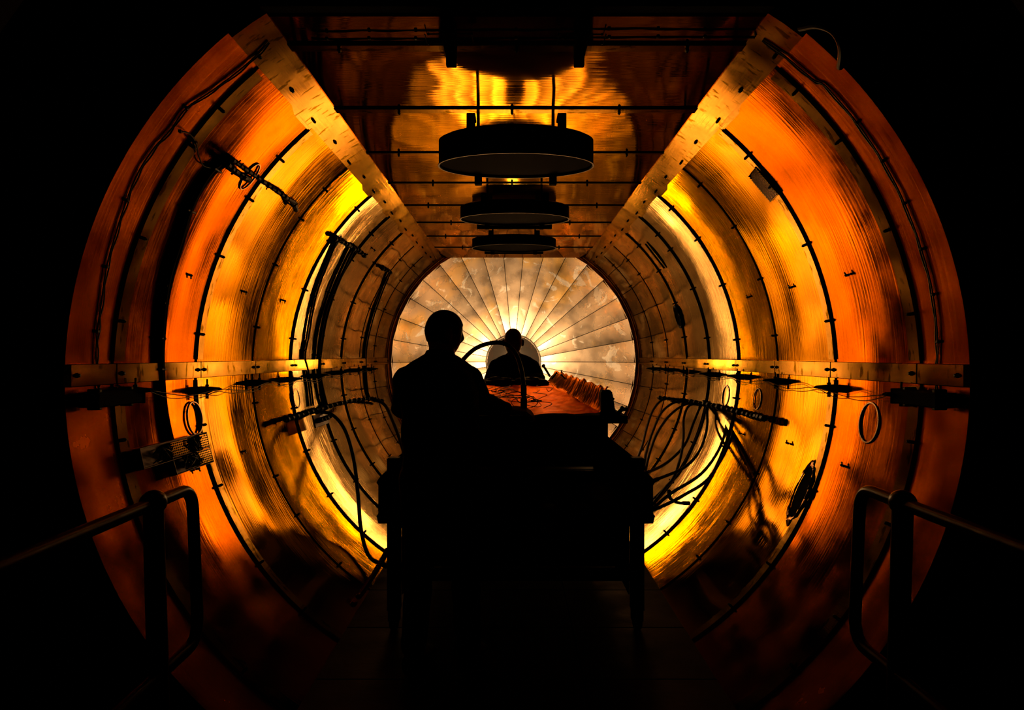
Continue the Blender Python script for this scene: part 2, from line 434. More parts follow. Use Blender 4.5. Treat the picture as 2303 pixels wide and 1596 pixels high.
bm = new(); lathe_y(bm, [(0.0, yd-0.030)] + [(0.04*i, yd-0.012-0.018*(1-(0.04*i/0.385)**2)) for i in range(1, 10)] + [(0.385, yd-0.012), (0.40, yd+0.005)], 64)
obj('centre_disc', bm, metal('centre disc', (0.72, 0.62, 0.50), 0.09, 0.02, 0.2, bump=0.0, metallic=0.88), wb, smooth=30)
bm = new(); torus(bm, (0, yd-0.012, AZ), 0.396, 0.011, Matrix.Rotation(PI/2, 3, 'X'), 72, 10); obj('disc_rim', bm, metal('polished disc rim', (0.85, 0.78, 0.66), 0.22, 0.04, 0.1, bump=0), wb)
bm = new(); lathe_y(bm, [(1.712, YF-0.004), (1.70, YF-0.010), (1.688, YF-0.004), (1.686, YF+0.004), (1.684, YF+0.10), (1.64, YF+0.115), (1.64, YF+0.13), (1.72, YF+0.14)], 96)
obj('rim_ring', bm, M_rim, wb, smooth=30)
# floor: deck plates inside, dark slab outside
M_deck = metal('worn deck plate', (0.10, 0.08, 0.06), 0.5, 0.1, 0.4, bump=0.3, streak=(30, 30, 30))
bm = new(); box(bm, (0, 5.86, -0.05), (1.88, 6.6, 0.06)); fl = struct('floor', bm, M_matte, smooth=False)
for i in range(11):
    for s in (-1, 0, 1):
        bm = new(); box(bm, (s*0.622, 2.56+0.3+i*0.6, -0.01), (0.616, 0.594, 0.02), None, 0.003); obj('plate', bm, M_deck, fl, smooth=False)
bm = new(); box(bm, (0, -0.75, -0.06), (9, 6.6, 0.12)); struct('floor_hall', bm, plain('dark concrete', (0.02, 0.018, 0.016), 0.8), smooth=False)
# mouth of the vessel: flange ring and door frame
bm = new(); lathe_y(bm, [(1.705, YN-0.0), (1.745, YN-0.02), (1.76, YN-0.03), (2.30, YN-0.03), (2.34, YN), (2.34, YN+0.25), (1.79, YN+0.25)], 96)
o = struct('trim_3', bm, M_matte, smooth=30)
bm = new(); box(bm, (0, 2.58, ZC+0.11), (2.12, 0.05, 0.22)); struct('trim_4', bm, M_matte, smooth=False)
# ================================================================== handrails before the mouth
def handrail(x, label):
    s = 1 if x > 0 else -1
    t = thing('handrail', label, 'handrail', (x, 2.14, 0))
    yo = 2.14
    bm = new()
    path = [(0.0, -0.85-yo, 1.035), (0.0, 2.40-yo, 1.035), (-s*0.022, 2.40-yo, 0.50), (-s*0.022, -0.85-yo, 0.50)]
    tube(bm, fillet(path, 0.085, 7), 0.0205, 14)
    obj('rail', bm, M_rail, t)
    for yy, nm in ((0.0, 'post'), (-1.5, 'post')):
        bm = new(); tube(bm, [(0, yy, 1.02), (-s*0.03, yy, 0.012)], 0.031, 16); p = obj(nm, bm, M_rail, t)
        bm = new(); ball(bm, (0, yy, 1.037), (0.040, 0.046, 0.040), 18, 12); obj('ball_fitting', bm, M_rail, p)
        bm = new(); lathe(bm, [(0.075, 0), (0.075, 0.012), (0.036, 0.016), (0.036, 0.03)], 20)
        for v in bm.verts: v.co += Vector((-s*0.03, yy, 0))
        obj('foot_flange', bm, M_rail, p)
M_rail = plain('black painted tube', (0.02, 0.012, 0.010), 0.30, 0.4, spec=0.6)
handrail(-1.145, 'black tubular handrail with ball jointed post left of the mouth')
handrail(1.205, 'black tubular handrail with ball jointed post right of the mouth')
# ================================================================== round drums under the ceiling
def drum(yc, r, pn, pf, pt, label, bar):
    zn, zf, zt = (798-pn)*(yc-r)/F, (798-pf)*(yc+r)/F, (798-pt)*(yc-r)/F
    H, tilt = zt-zn, (zf-zn)/(2*r); zc = CZ + (zn+zf)/2
    t = thing('ceiling_drum', label, 'drum', (0, yc, zc), 0, 'ceiling drums')
    n = 64
    def rim(rad, dz):
        return [Vector((rad*math.cos(2*PI*i/n), rad*math.sin(2*PI*i/n), dz + tilt*rad*math.sin(2*PI*i/n))) for i in range(n)]
    bm = new(); ring_loft(bm, [rim(0.01, H+0.004), rim(0.1, H+0.004), rim(r-0.02, H+0.004), rim(r, H-0.006), rim(r, 0.0), rim(r-0.006, 0.0), rim(r-0.008, 0.02)], False)
    obj('shell', bm, M_drum, t, smooth=40)
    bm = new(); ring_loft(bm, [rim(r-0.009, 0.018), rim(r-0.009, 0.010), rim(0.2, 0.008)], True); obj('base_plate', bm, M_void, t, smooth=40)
    bm = new(); ring_loft(bm, [rim(r+0.001, 0.003), rim(r+0.004, 0.002), rim(r+0.004, -0.003), rim(r-0.003, -0.003), rim(r-0.003, 0.002)], False)
    obj('rim', bm, M_rimlip, t, smooth=40)
    top = ZC - zc
    for sx in (-1, 1):
        bm = new(); y = -math.sqrt(r*r-(r*0.535)**2)
        box(bm, (sx*r*0.535, y-0.004, H*0.73), (0.040, 0.016, H*0.85), None, 0.004); box(bm, (sx*r*0.535, y+0.04, H+0.016), (0.040, 0.10, 0.014), None, 0.003)
        obj('bracket', bm, M_matte, t, smooth=30)
        bm = new(); box(bm, (sx*r*0.535, y-0.012, H*0.34), (0.042, 0.03, 0.010), None, 0.003); obj('bracket_lip', bm, M_bolt, t, smooth=30)
        bm = new(); box(bm, (sx*r*0.535, r*0.86+0.02, 0.020), (0.040, 0.04, 0.05), None, 0.004); obj('foot', bm, M_matte, t, smooth=30)
        bm = new(); tube(bm, [(sx*r*0.535, r*0.86+0.01, H*0.9), (sx*r*0.535, r*0.86+0.01, top)], 0.009, 8); obj('hanger_rod', bm, M_matte, t)
    if bar:
        bm = new(); box(bm, (0, r+0.03, 0.030), (r*1.5, 0.03, 0.042), None, 0.004); obj('cross_bar', bm, M_matte, t, smooth=30)
M_void = plain('deep black plate', (0.002, 0.0015, 0.0015), 0.9, spec=0.03)  # darkest black, for the drum undersides
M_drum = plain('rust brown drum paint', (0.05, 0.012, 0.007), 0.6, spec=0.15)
M_rimlip = plain('worn drum rim', (0.16, 0.10, 0.06), 0.35, 0.9)
drum(3.40, 0.383, 343, 400, 278, 'nearest and largest looking black round drum under the ceiling', False)
drum(5.15, 0.409, 478, 507, 447, 'middle black round drum under the ceiling', True)
drum(6.70, 0.410, 548, 567, 526, 'farthest black round drum, right before the dome', True)
# straps hanging from the ceiling lip
for sx, px, lab in ((-1, 1010, 'black flat hanger strap on the ceiling lip, the left one'), (1, 1308, 'black flat hanger strap on the ceiling lip, the right one')):
    p = on_ceiling(px, 75)
    t = thing('hanger_strap', lab, 'bracket', (p.x, p.y, ZC-0.006), 0, 'ceiling hanger straps')
    bm = new(); box(bm, (0, 0.0, -0.024), (0.046, 0.24, 0.050), None, 0.004); box(bm, (0, 0.105, -0.06), (0.044, 0.03, 0.05), None, 0.004); obj('strap', bm, M_matte, t, smooth=30)
    bm = new(); tube(bm, [(-0.095, -0.03, -0.012), (-0.095, 0.05, -0.012), (0.095, 0.05, -0.012), (0.095, -0.03, -0.012)], 0.003, 6)
    for q in (-0.09, 0.09): ball(bm, (q, 0.05, -0.012), 0.006, 6, 5)
    obj('wire_loop', bm, M_bolt, t)
# wires with clips
def clipped_wire(label, pts, r=0.0028, clips=(), twin=0.0, nrm=None, group=None, clip=0.008):
    P = spline(pts, 6)
    t = thing('wire', label, 'wire', P[0], 0, group); o0 = Vector(P[0])
    bm = new(); tube(bm, [p - o0 for p in P], r, 6); obj('strand', bm, M_rubber, t)
    if twin:
        bm = new(); Q = []
        for i, p in enumerate(P):
            w = twin*(0.3 + 0.7*abs(math.sin(i*0.55)))
            Q.append(p - o0 + (nrm(p) if nrm else Vector((0, 0, 1)))*w)
        tube(bm, Q, r, 6); obj('strand', bm, M_rubber, t)
    for c in clips:
        p = pts[c]; bm = new(); box(bm, Vector(p) - o0, (clip*1.6, clip*2, clip*1.6), None, clip*0.3); obj('clip', bm, M_bolt, t)
    return t
pc = [(700, 84), (735, 87), (830, 86), (935, 86), (1050, 86), (1160, 85), (1265, 84), (1370, 83), (1480, 82), (1585, 82), (1700, 82)]
clipped_wire('pair of thin wires clipped along the ceiling lip', [on_ceiling(x, y, 0.016) for x, y in pc], 0.0028, (1, 2, 3, 5, 6, 7, 8, 9), 0.012, lambda p: Vector((0, 1, 0)))
lp = [(605, 95), (560, 140), (490, 195), (420, 243), (385, 290), (345, 335), (310, 390), (285, 450), (262, 520), (240, 600), (228, 680), (219, 745), (216, 800), (220, 860), (222, 885)]
inw = lambda p: (Vector((0, 0, 0)) + Vector((0.0, 0.025, 0)))
clipped_wire('pair of thin wires clipped down the left lip sheet', [on_wall(x, y, 0.007) for x, y in lp], 0.003, (3, 7, 9, 11), 1.0, lambda p: Vector((0, 0.016, 0)))
rp = [(1715, 90), (1770, 130), (1830, 180), (1858, 195), (1927, 276), (1985, 362), (2034, 457), (2072, 560), (2098, 662), (2109, 768), (2108, 830), (2108, 890)]
clipped_wire('pair of thin wires clipped down the right lip sheet', [on_wall(x, y, 0.007) for x, y in rp], 0.003, (4, 5, 6, 7, 8, 9), 1.0, lambda p: Vector((0, 0.014, 0)))
lq = [(405, 295), (425, 300), (440, 320), (447, 350), (458, 372), (480, 378)]
clipped_wire('short thin wire drooping to the top of the fat cable bundle', [on_wall(x, y, 0.02) for x, y in lq], 0.0035, (0, 2))
# long dark boxes lying along the lip at waist height
def lip_box(px, py, label):
    e = on_wall(px, py, 0.05); s = 1 if e.x > 0 else -1
    t = thing('sensor_box', label, 'box', (e.x, 2.62, e.z))
    n = Vector((-s*math.cos(0.05), 0, 0.05)); Mb = basis(n); L_ = e.y - 2.62
    bm = new(); box(bm, (0, L_/2, 0), (0.085, L_, 0.058), None, 0.004); obj('body', bm, M_matte, t, smooth=30)
    bm = new(); box(bm, (0, L_+0.003, 0), (0.093, 0.008, 0.066), None, 0.002); obj('end_plate', bm, M_strip, t, smooth=30)
    for yy in (0.05, L_-0.05):
        bm = new(); box(bm, (s*0.005, yy, -0.0), (0.05, 0.02, 0.082), None, 0.003); obj('clamp', bm, M_bolt, t, smooth=30)
lip_box(302, 889, 'long black box lying along the left lip under the waist strip')
lip_box(2028, 890, 'long black box lying along the right lip under the waist strip')
# wedge brackets and the thin wire strung between their tips
bml = new(); 
def wedge_mesh():
    bm = new()
    pr = [(0.0, 0.016), (0.035, 0.016), (0.105, 0.010), (0.118, 0.004), (0.118, -0.004), (0.07, -0.012), (0.03, -0.026), (0.0, -0.026)]
    ring_loft(bm, [[Vector((-x, y, z)) for x, z in pr] for y in (-0.016, 0.016)])
    bmesh.ops.recalc_face_normals(bm, faces=bm.faces[:])
    me = bpy.data.meshes.new('wedge_arm'); bm.to_mesh(me); bm.free(); me.materials.append(M_matte); return me
def pin_mesh():
    bm = new(); tube(bm, [(-0.045, 0, -0.045), (-0.045, 0, 0.055)], 0.005, 8); tube(bm, [(-0.045, 0, 0.016), (-0.045, 0, 0.026)], 0.010, 6); tube(bm, [(-0.045, 0, -0.05), (-0.045, 0, -0.024)], 0.009, 6)
    me = bpy.data.meshes.new('pin'); bm.to_mesh(me); bm.free(); me.materials.append(M_bolt); return me
ME_WEDGE, ME_PIN = wedge_mesh(), pin_mesh()
names_ord = ['first', 'second', 'third', 'fourth', 'fifth', 'sixth', 'seventh', 'eighth']
for s, sn, pts in ((-1, 'left', [(310, 877), (470, 874), (587, 858), (660, 851), (722, 843), (770, 836), (808, 831), (838, 829)]),
                   (1, 'right', [(2022, 886), (1860, 870), (1740, 855), (1655, 845), (1590, 840), (1535, 834), (1495, 830), (1466, 828)])):
    tips = []
    for i, (px, py) in enumerate(pts):
        p = on_wall(px, py, 0.055)
        a = math.asin((p.z-AZ)/(R-0.055)); b = wall(a, p.y, s, 0.0)
        lab = 'small black wedge bracket on the %s wall, %s counted from the mouth' % (sn, names_ord[i])
        t = thing('wedge_bracket', lab, 'bracket', b, 0, 'wedge brackets along the %s wall' % sn)
        if s < 0: t.rotation_euler = (0, 0, PI)
        inst('arm', ME_WEDGE, t); inst('pin', ME_PIN, t)
        tips.append(b + Vector((-s*0.112, 0, 0.0)))
    P = []
    for a_, b_ in zip(tips, tips[1:]):
        P += [a_, (a_+b_)/2 + Vector((0, 0, -0.028))]
    P.append(tips[-1])
    clipped_wire('thin sagging wire strung from bracket to bracket along the %s wall' % sn, P, 0.0022, (), 0.02, lambda p: Vector((0, 0, -1)))
# ================================================================== cables, hoses and fittings on the left wall
def strands(label, cat, name, pxs, r, n, spread, off, mat=None, wob=0.2, seed=1, ties=()):
    rnd = random.Random(seed); base = spline([on_wall(x, y, off) for x, y in pxs], 6)
    t = thing(name, label, cat, base[0]); o0 = base[0]
    N = len(base)
    for k in range(n):
        c = (k - (n-1)/2)/max(1, (n-1)/2) if n > 1 else 0
        ph = rnd.uniform(0, 6); Q = []
        for i, p in enumerate(base):
            q = spread(i/(N-1)); rad = Vector((p.x, 0, p.z-AZ)).normalized()
            Q.append(p - o0 + Vector((0, 1, 0))*(c*q + wob*q*math.sin(i*0.15+ph)) - rad*(0.22*q*math.sin(i*0.12+ph*2) + (r*1.2 if k % 2 else -r*0.6)))
        bm = new(); tube(bm, Q, r, 8); obj('cable', bm, mat or M_rubber, t)
    for u in ties:
        i = int(u*(N-1)); p = base[i]; q = spread(u)+r*1.3
        rad = Vector((p.x, 0, p.z-AZ)).normalized(); d = (base[min(i+1, N-1)]-base[max(0, i-1)]).normalized()
        Mb = Matrix((Vector((0, 1, 0)), rad.cross(Vector((0, 1, 0))), rad)).transposed()
        bm = new(); box(bm, p-o0, (2*q, 0.012, 2*r*2.0), Mb, 0.003); obj('tie', bm, M_bolt, t)
    return t
strands('fat black cable bundle arching down the left wall', 'cable bundle', 'cable_bundle',
        [(524, 357), (497, 368), (470, 392), (443, 432), (420, 480), (402, 540), (380, 610), (368, 670), (362, 730), (359, 790), (361, 850), (366, 910), (373, 955), (380, 990)],
        0.0105, 5, lambda u: 0.024 if u < 0.4 else 0.024-0.016*min(1, (u-0.4)/0.15), 0.016, ties=(0.12, 0.3, 0.5, 0.56, 0.66, 0.75))
def rod(label, pxs, r, off, seed, n=14, name='manifold', cat='manifold', lump=0.6, drop=None):
    rnd = random.Random(seed); P = spline([on_wall(x, y, off) for x, y in pxs], 6); t = thing(name, label, cat, P[0]); o0 = P[0]
    bm = new(); tube(bm, [p-o0 for p in P], r, 10); pr = obj('rod', bm, M_matte, t)
    for k in range(n):
        u = (k+0.5)/n*(len(P)-1); i = int(u); p = P[i].lerp(P[min(i+1, len(P)-1)], u-i) - o0
        d = (P[min(i+1, len(P)-1)]-P[max(0, i-1)]).normalized(); h = rnd.uniform(0.010, 0.022)
        bm = new(); tube(bm, [p-d*h, p+d*h], r*(1.0+lump*rnd.uniform(0.5, 1.2)), 8); 
        sdv = d.orthogonal().normalized(); sdv = Matrix.Rotation(rnd.uniform(0, 6.3), 3, d) @ sdv
        tube(bm, [p, p+sdv*r*rnd.uniform(1.6, 3.2)], r*0.45, 6)
        obj('fitting', bm, M_black, t)
    # standoffs to the wall
    bm = new()
    for u in (0.15, 0.85):
        i = int(u*(len(P)-1)); rad = Vector((P[i].x, 0, P[i].z-AZ)).normalized()
        tube(bm, [P[i]-o0, P[i]-o0+rad*(off+0.004)], r*0.5, 6)
    obj('standoff', bm, M_bolt, t)
    return t
rod('thin black gas rod with fittings at the top of the fat cable bundle', [(520, 358), (548, 378), (580, 400), (615, 425), (645, 445), (664, 455)], 0.008, 0.06, 3, 16)
rod('short black stub rod under the top of the fat cable bundle', [(508, 366), (525, 382), (545, 395), (560, 403)], 0.012, 0.05, 4, 6)
rod('small black hook of pipe ending the thin gas rod', [(655, 450), (662, 462), (666, 472)], 0.010, 0.04, 5, 3)
def loop(label, px, py, w, h, r=0.004, off=0.006, mat=None, rings=1, name='wire_loop', group=None):
    p = on_wall(px, py, off); n = (Vector((0, p.y, AZ)) - p).normalized()
    t = thing(name, label, 'ring', p, 0, group); Mb = basis(n)
    for k in range(rings):
        bm = new(); torus(bm, (0, 0, 0), h/2*(1-0.06*k), r, Mb @ Matrix.Rotation(0.4*k, 3, 'Z') if rings > 1 else Mb, 36, 6, sy=w/h if w else 1.0); obj('ring', bm, mat or M_brassring, t)
    for k in range(3):
        a = k*2.1; q = Mb @ Vector((h/2*math.cos(a), h/2*(w/h if w else 1)*math.sin(a), -off/2)); bm = new(); box(bm, q, (0.009, 0.009, off), Mb, 0.001); obj('clip', bm, M_bolt, t)
M_brassring = metal('bright ring', (0.7, 0.42, 0.18), 0.25, 0.05, 0.3, bump=0)
loop('bright wire ring on the left wall crossed by the thin gas rod', 562, 397, 0.10, 0.155, 0.005)
loop('round sealing ring on the left wall above the two connector trays', 438, 940, 0.16, 0.17, 0.006)
loop('loose coil of bright wire on the left wall beside the lamp streak', 667, 895, 0.15, 0.15, 0.004, rings=2)
loop('loose coil of dark wire at the head of the first thin hose', 753, 548, 0.12, 0.17, 0.004, mat=M_bolt, rings=2)
loop('large sealing ring with a handle on the right wall nearest the mouth', 1955, 950, 0.17, 0.19, 0.007)
loop('thin bright ring on the right wall near the black manifold', 1703, 897, 0.14, 0.145, 0.004)
loop('bright coil of wire lying in the lamp streak of the right wall', 1632, 890, 0.17, 0.17, 0.005, rings=2)
# connector trays
def tray(x0, y0, x1, y1, h, blocks, label, seed):
    rnd = random.Random(seed); a0, a1 = on_wall(x0, y0, 0.042), on_wall(x1, y1, 0.042)
    ang = (math.asin((a0.z-AZ)/(R-0.042)) + math.asin((a1.z-AZ)/(R-0.042)))/2
    ya, yb = a0.y, a1.y; c = wall(ang, ya, -1, 0.040); n = (Vector((0, ya, AZ)) - c).normalized()
    t = thing('connector_tray', label, 'connector panel', c); Mb = basis(n); L_ = yb-ya     # x = around, y = along, z = inward
    def P(u, v, w): return Mb @ Vector((v, u, w))
    bm = new()
    box(bm, P(L_/2, 0, -0.012), (h, L_, 0.006), Mb, 0.001)
    for v in (-h/2, h/2): box(bm, P(L_/2, v, 0.004), (0.004, L_, 0.036), Mb, 0.001)
    for u in (0.002, L_-0.002): box(bm, P(u, 0, 0.004), (h, 0.004, 0.036), Mb, 0.001)
    obj('tray', bm, M_tray, t, smooth=30)
    for (u0, u1) in blocks:
        bm = new(); box(bm, P((u0+u1)/2*L_, 0, 0.008), (h*0.86, (u1-u0)*L_, 0.026), Mb, 0.002); b = obj('connector_block', bm, M_strip, t, smooth=30)
        bm = new(); nx, ny = 6, max(5, int((u1-u0)*L_/0.018))
        for i in range(nx):
            for j in range(ny):
                box(bm, P(u0*L_ + (u1-u0)*L_*(j+0.5)/ny, (i-(nx-1)/2)*h*0.13, 0.0205), (h*0.07, (u1-u0)*L_/ny*0.5, 0.003), Mb)
        o = obj('sockets', bm, M_matte, b, smooth=False); o['kind'] = 'stuff'
    for k in range(22):
        u = rnd.choice(blocks)[0]*L_ - rnd.uniform(0.01, 0.13); pts = [P(u+rnd.uniform(-.05, .05), rnd.uniform(-h/2, h/2)*.85, 0.0), P(u+rnd.uniform(-.05, .05), rnd.uniform(-h/2, h/2)*.8, 0.03), P(u+rnd.uniform(-.05, .05), rnd.uniform(-h/2, h/2)*.8, 0.024), P(u+rnd.uniform(0, .07), rnd.uniform(-h/2, h/2)*.8, 0.004)]
        bm = new(); tube(bm, spline(pts, 4), 0.0028, 5); obj('lead', bm, M_rubber, t)
    bm = new()
    for u in (0.1, 0.9): box(bm, P(u*L_, 0, -0.028), (0.03, 0.03, 0.028), Mb)
    obj('standoff', bm, M_bolt, t, smooth=False)
M_tray = metal('dark tray', (0.10, 0.06, 0.04), 0.4, 0.1, 0.3, bump=0.05)
tray(308, 1027, 462, 997, 0.088, ((0.40, 0.66), (0.86, 0.995)), 'long tray of wired connectors at the foot of the cable bundle', 5)
tray(383, 1045, 470, 1027, 0.082, ((0.62, 0.99),), 'shorter connector tray tucked under the long one', 6)
# thin hoses farther back on the left wall
def hose_on_wall(label, pxs, r=0.009, off=0.03, n=2, spread=0.014, seed=2, ties=(0.3, 0.6)):
    return strands(label, 'hose', 'thin_hose', pxs, r, n, lambda u: spread, off, seed=seed, ties=ties)
hose_on_wall('thin black hoses down the left wall, nearest of three', [(757, 537), (735, 590), (712, 650), (700, 700), (690, 760), (683, 800), (690, 832), (697, 870), (702, 912)], 0.008, off=0.014, spread=0.008, seed=2)
hose_on_wall('thick pair of black hoses down the left wall, middle of three', [(795, 553), (772, 600), (747, 660), (729, 720), (718, 790), (716, 830), (722, 870), (733, 915)], 0.011, off=0.016, n=2, spread=0.012, seed=3)
hose_on_wall('thin black hoses down the left wall, farthest of three', [(877, 610), (856, 660), (836, 720), (823, 780), (822, 830), (826, 880), (833, 900)], 0.008, off=0.014, spread=0.010, seed=4)
rod('small black hook rod heading the nearest thin hoses', [(751, 536), (765, 541), (780, 548), (790, 555)], 0.012, 0.03, 11, 6)
rod('small black hook rod heading the middle thin hoses', [(792, 560), (802, 560), (812, 567), (821, 577)], 0.014, 0.03, 12, 5)
rod('small black hook rod heading the farthest thin hoses', [(857, 603), (865, 606), (874, 609), (880, 614)], 0.013, 0.03, 13, 4)
rod('knobbly black manifold pipe on the left wall below the brackets', [(640, 945), (680, 932), (720, 920), (760, 908), (800, 899), (835, 896), (862, 901)], 0.012, 0.075, 14, 22, lump=0.8)
tm = thing('valve_plate', 'small black valve plate hung under the left manifold pipe', 'valve', on_wall(722, 943, 0.10))
bm = new(); Mb = basis(Vector((1, 0, 0.25))); box(bm, (0, 0, 0), (0.10, 0.40, 0.012), Mb, 0.003); obj('plate', bm, M_tray, tm, smooth=30)
for k in range(4):
    bm = new(); q = Mb @ Vector((0.0, -0.14+0.09*k, 0.02)); lathe(bm, [(0.02, -0.015), (0.02, 0.015), (0.012, 0.02), (0.012, 0.035)], 10, Matrix.Translation(q) @ Mb.to_4x4()); obj('valve', bm, M_black, tm, smooth=30)
def free_hose(label, pts, r, mat=None, name='hose', n=10, group=None, corr=False):
    P = spline(pts, 7); t = thing(name, label, 'hose', P[0], 0, group); o0 = P[0]
    rs = [r*(1.0 + (0.08*(i % 2) if corr else 0)) for i in range(len(P))]
    bm = new(); tube(bm, [p-o0 for p in P], rs, n); obj('sleeve', bm, mat or M_rubber, t)
    for q, e in ((P[0], P[1]), (P[-1], P[-2])):
        d = (e-q).normalized(); bm = new(); tube(bm, [q-o0-d*0.006, q-o0+d*0.05], r*1.35, n); obj('end_fitting', bm, M_bolt, t)
    return t
def Wp(seq): return [W(x, y, Y) for x, y, Y in seq]
free_hose('single black hose falling from the left manifold to the deck', Wp([(712, 926, 5.55), (745, 931, 5.5), (775, 965, 5.4), (795, 1030, 5.25), (805, 1110, 5.1), (812, 1190, 4.95), (830, 1250, 4.75), (868, 1272, 4.7)]), 0.014)
free_hose('black hose looping from the left manifold to behind the near man', Wp([(838, 897, 7.1), (865, 910, 6.9), (885, 950, 6.5), (903, 1000, 6.1), (917, 1050, 5.7)]), 0.017)
# ================================================================== right wall: manifold with its fan of hoses
rod('knobbly black manifold pipe on the right wall with a fan of hoses', [(1480, 894), (1520, 898), (1560, 904), (1600, 911), (1645, 922), (1690, 934), (1720, 941)], 0.012, 0.075, 21, 24, lump=1.0)
RH = [[(1540, 899, 6.3), (1495, 897, 6.2), (1470, 920, 5.9), (1455, 960, 5.4), (1445, 1000, 5.0), (1432, 1034, 4.6)],
      [(1560, 904, 6.2), (1520, 904, 6.1), (1490, 925, 5.8), (1470, 965, 5.3), (1455, 1010, 4.9), (1446, 1055, 4.5)],
      [(1580, 908, 6.1), (1545, 908, 6.0), (1510, 930, 5.7), (1480, 970, 5.2), (1462, 1015, 4.8), (1448, 1072, 4.4)],
      [(1575, 908, 6.0), (1550, 912, 5.9), (1538, 940, 5.7), (1537, 985, 5.3), (1530, 1030, 5.0), (1512, 1078, 4.7), (1468, 1125, 4.35)],
      [(1577, 909, 5.9), (1560, 950, 5.7), (1540, 1000, 5.3), (1500, 1040, 4.9), (1455, 1063, 4.5)],
      [(1588, 911, 5.9), (1580, 950, 5.6), (1560, 1000, 5.2), (1530, 1060, 4.9), (1502, 1090, 4.6), (1469, 1132, 4.3)],
      [(1590, 912, 5.8), (1590, 960, 5.6), (1575, 1010, 5.2), (1540, 1050, 4.8), (1472, 1080, 4.4)],
      [(1628, 921, 5.5), (1634, 955, 5.3), (1617, 1010, 5.0), (1577, 1065, 4.7), (1512, 1107, 4.5), (1469, 1142, 4.25)],
      [(1640, 925, 5.4), (1648, 975, 5.1), (1600, 1068, 4.6), (1540, 1112, 4.4), (1480, 1142, 4.25), (1440, 1155, 4.2)]]
RL = ['outermost of the fan, arching highest to the cart corner', 'second of the fan from the outermost arch', 'third of the fan from the outermost arch', 'fourth of the fan, hanging straight then bending to the cart', 'fifth of the fan, cutting diagonally to the cart',
      'sixth of the fan, bowed past the middle', 'seventh of the fan, swinging low before the cart', 'eighth of the fan, dropping from the rear of the manifold', 'lowest of the fan, sweeping along the lamp streak']
for seq, lab in zip(RH, RL): free_hose('thin black hose, ' + lab, Wp(seq), 0.0105, group='fan of hoses on the right wall', name='fan_hose', n=8)
free_hose('short black hose curl lying by the foot of the hose fan', Wp([(1505, 1105, 4.5), (1507, 1120, 4.45), (1525, 1130, 4.45), (1548, 1131, 4.5)]), 0.010, name='fan_hose')
# vents, ports
def vent(px, py, w, h, roll, label, mesh=True):
    p = on_wall(px, py, 0.005); n = (Vector((0, p.y, AZ)) - p).normalized()
    t = thing('vent_box', label, 'vent', p); Mb = basis(n) @ Matrix.Rotation(roll, 3, 'Z')     # x around, y along axis
    bm = new()
    for v in (-w/2, w/2): box(bm, Mb @ Vector((v, 0, 0.003)), (0.008, h, 0.010), Mb, 0.001)
    for v in (-h/2, h/2): box(bm, Mb @ Vector((0, v, 0.003)), (w, 0.008, 0.010), Mb, 0.001)
    obj('frame', bm, M_strip, t, smooth=30)
    bm = new(); box(bm, Mb @ Vector((0, 0, -0.004)), (w, h, 0.006), Mb); obj('back', bm, M_panel, t, smooth=False)
    if mesh:
        bm = new(); n_ = 12
        for i in range(-n_, n_):
            for sg in (-1, 1):
                a = Vector((i*w/n_*1.0, -h/2, 0)); b = a + Vector((sg*h, h, 0)); q = []
                # clip the wire to the frame
                t0, t1 = 0.0, 1.0
                for lim, d_, s_ in ((-w/2, b.x-a.x, a.x), (w/2, b.x-a.x, a.x)): pass
                xs = sorted(((-w/2-a.x)/(b.x-a.x), (w/2-a.x)/(b.x-a.x))); t0, t1 = max(0, xs[0]), min(1, xs[1])
                if t1-t0 < 0.03: continue
                tube(bm, [Mb @ (a.lerp(b, t0) + Vector((0, 0, 0.008))), Mb @ (a.lerp(b, t1) + Vector((0, 0, 0.010)))], 0.0026, 4)
        o = obj('wire_mesh', bm, M_brassring, t, smooth=False); o['kind'] = 'stuff'
vent(1718, 414, 0.185, 0.125, 0.12, 'rectangular vent box covered with wire mesh on the right wall')
vent(1475, 574, 0.30, 0.10, 0.0, 'small open slot box far back on the right wall', False)
def port(px, py, d1, d2, label, foil, roll=0.0):
    p = on_wall(px, py, 0.006); n = (Vector((0, p.y, AZ)) - p).normalized(); Mb = basis(n) @ Matrix.Rotation(roll, 3, 'Z')
    t = thing('port', label, 'port', p)
    N = 40
    def el(k, z, jit=0.0, rnd=random.Random(5)):
        return [Mb @ Vector((d1/2*k*math.cos(2*PI*i/N)*(1+jit*rnd.uniform(-1, 1)), d2/2*k*math.sin(2*PI*i/N)*(1+jit*rnd.uniform(-1, 1)), z + jit*0.06*rnd.uniform(-1, 1))) for i in range(N)]
    bm = new(); ring_loft(bm, [el(1.0, -0.003), el(0.98, 0.002), el(0.2, 0.001)]); obj('cover', bm, M_matte, t, smooth=30)
    bm = new(); ring_loft(bm, [el(0.97, 0.004), el(1.04, 0.008, 0.02), el(1.16, 0.010, 0.06), el(1.30 if foil else 1.1, 0.002, 0.08), el(1.28 if foil else 1.09, -0.002)], False); obj('foil_rim' if foil else 'rim', bm, M_foil if foil else M_bolt, t, smooth=20 if foil else 40)
M_foil = metal('crumpled foil', (0.9, 0.42, 0.12), 0.15, 0.05, 0.2, bump=0.3, streak=(40, 40, 40))
port(1803, 1107, 0.30, 0.13, 'dark oval port with a torn foil rim low on the right wall', True)
port(1525, 712, 0.20, 0.16, 'plain dark round port far back on the right wall', False)
# curved pipe glinting outside the mouth, top right
o = new(); tube(o, spline([W(1800, 62, 2.54), W(1838, 56, 2.46), W(1875, 70, 2.42), W(1893, 105, 2.43), W(1890, 150, 2.54)], 6), 0.014, 10)
tag(obj('outer_pipe', o, M_black), 'curved dark pipe outside the mouth at upper right', 'pipe')
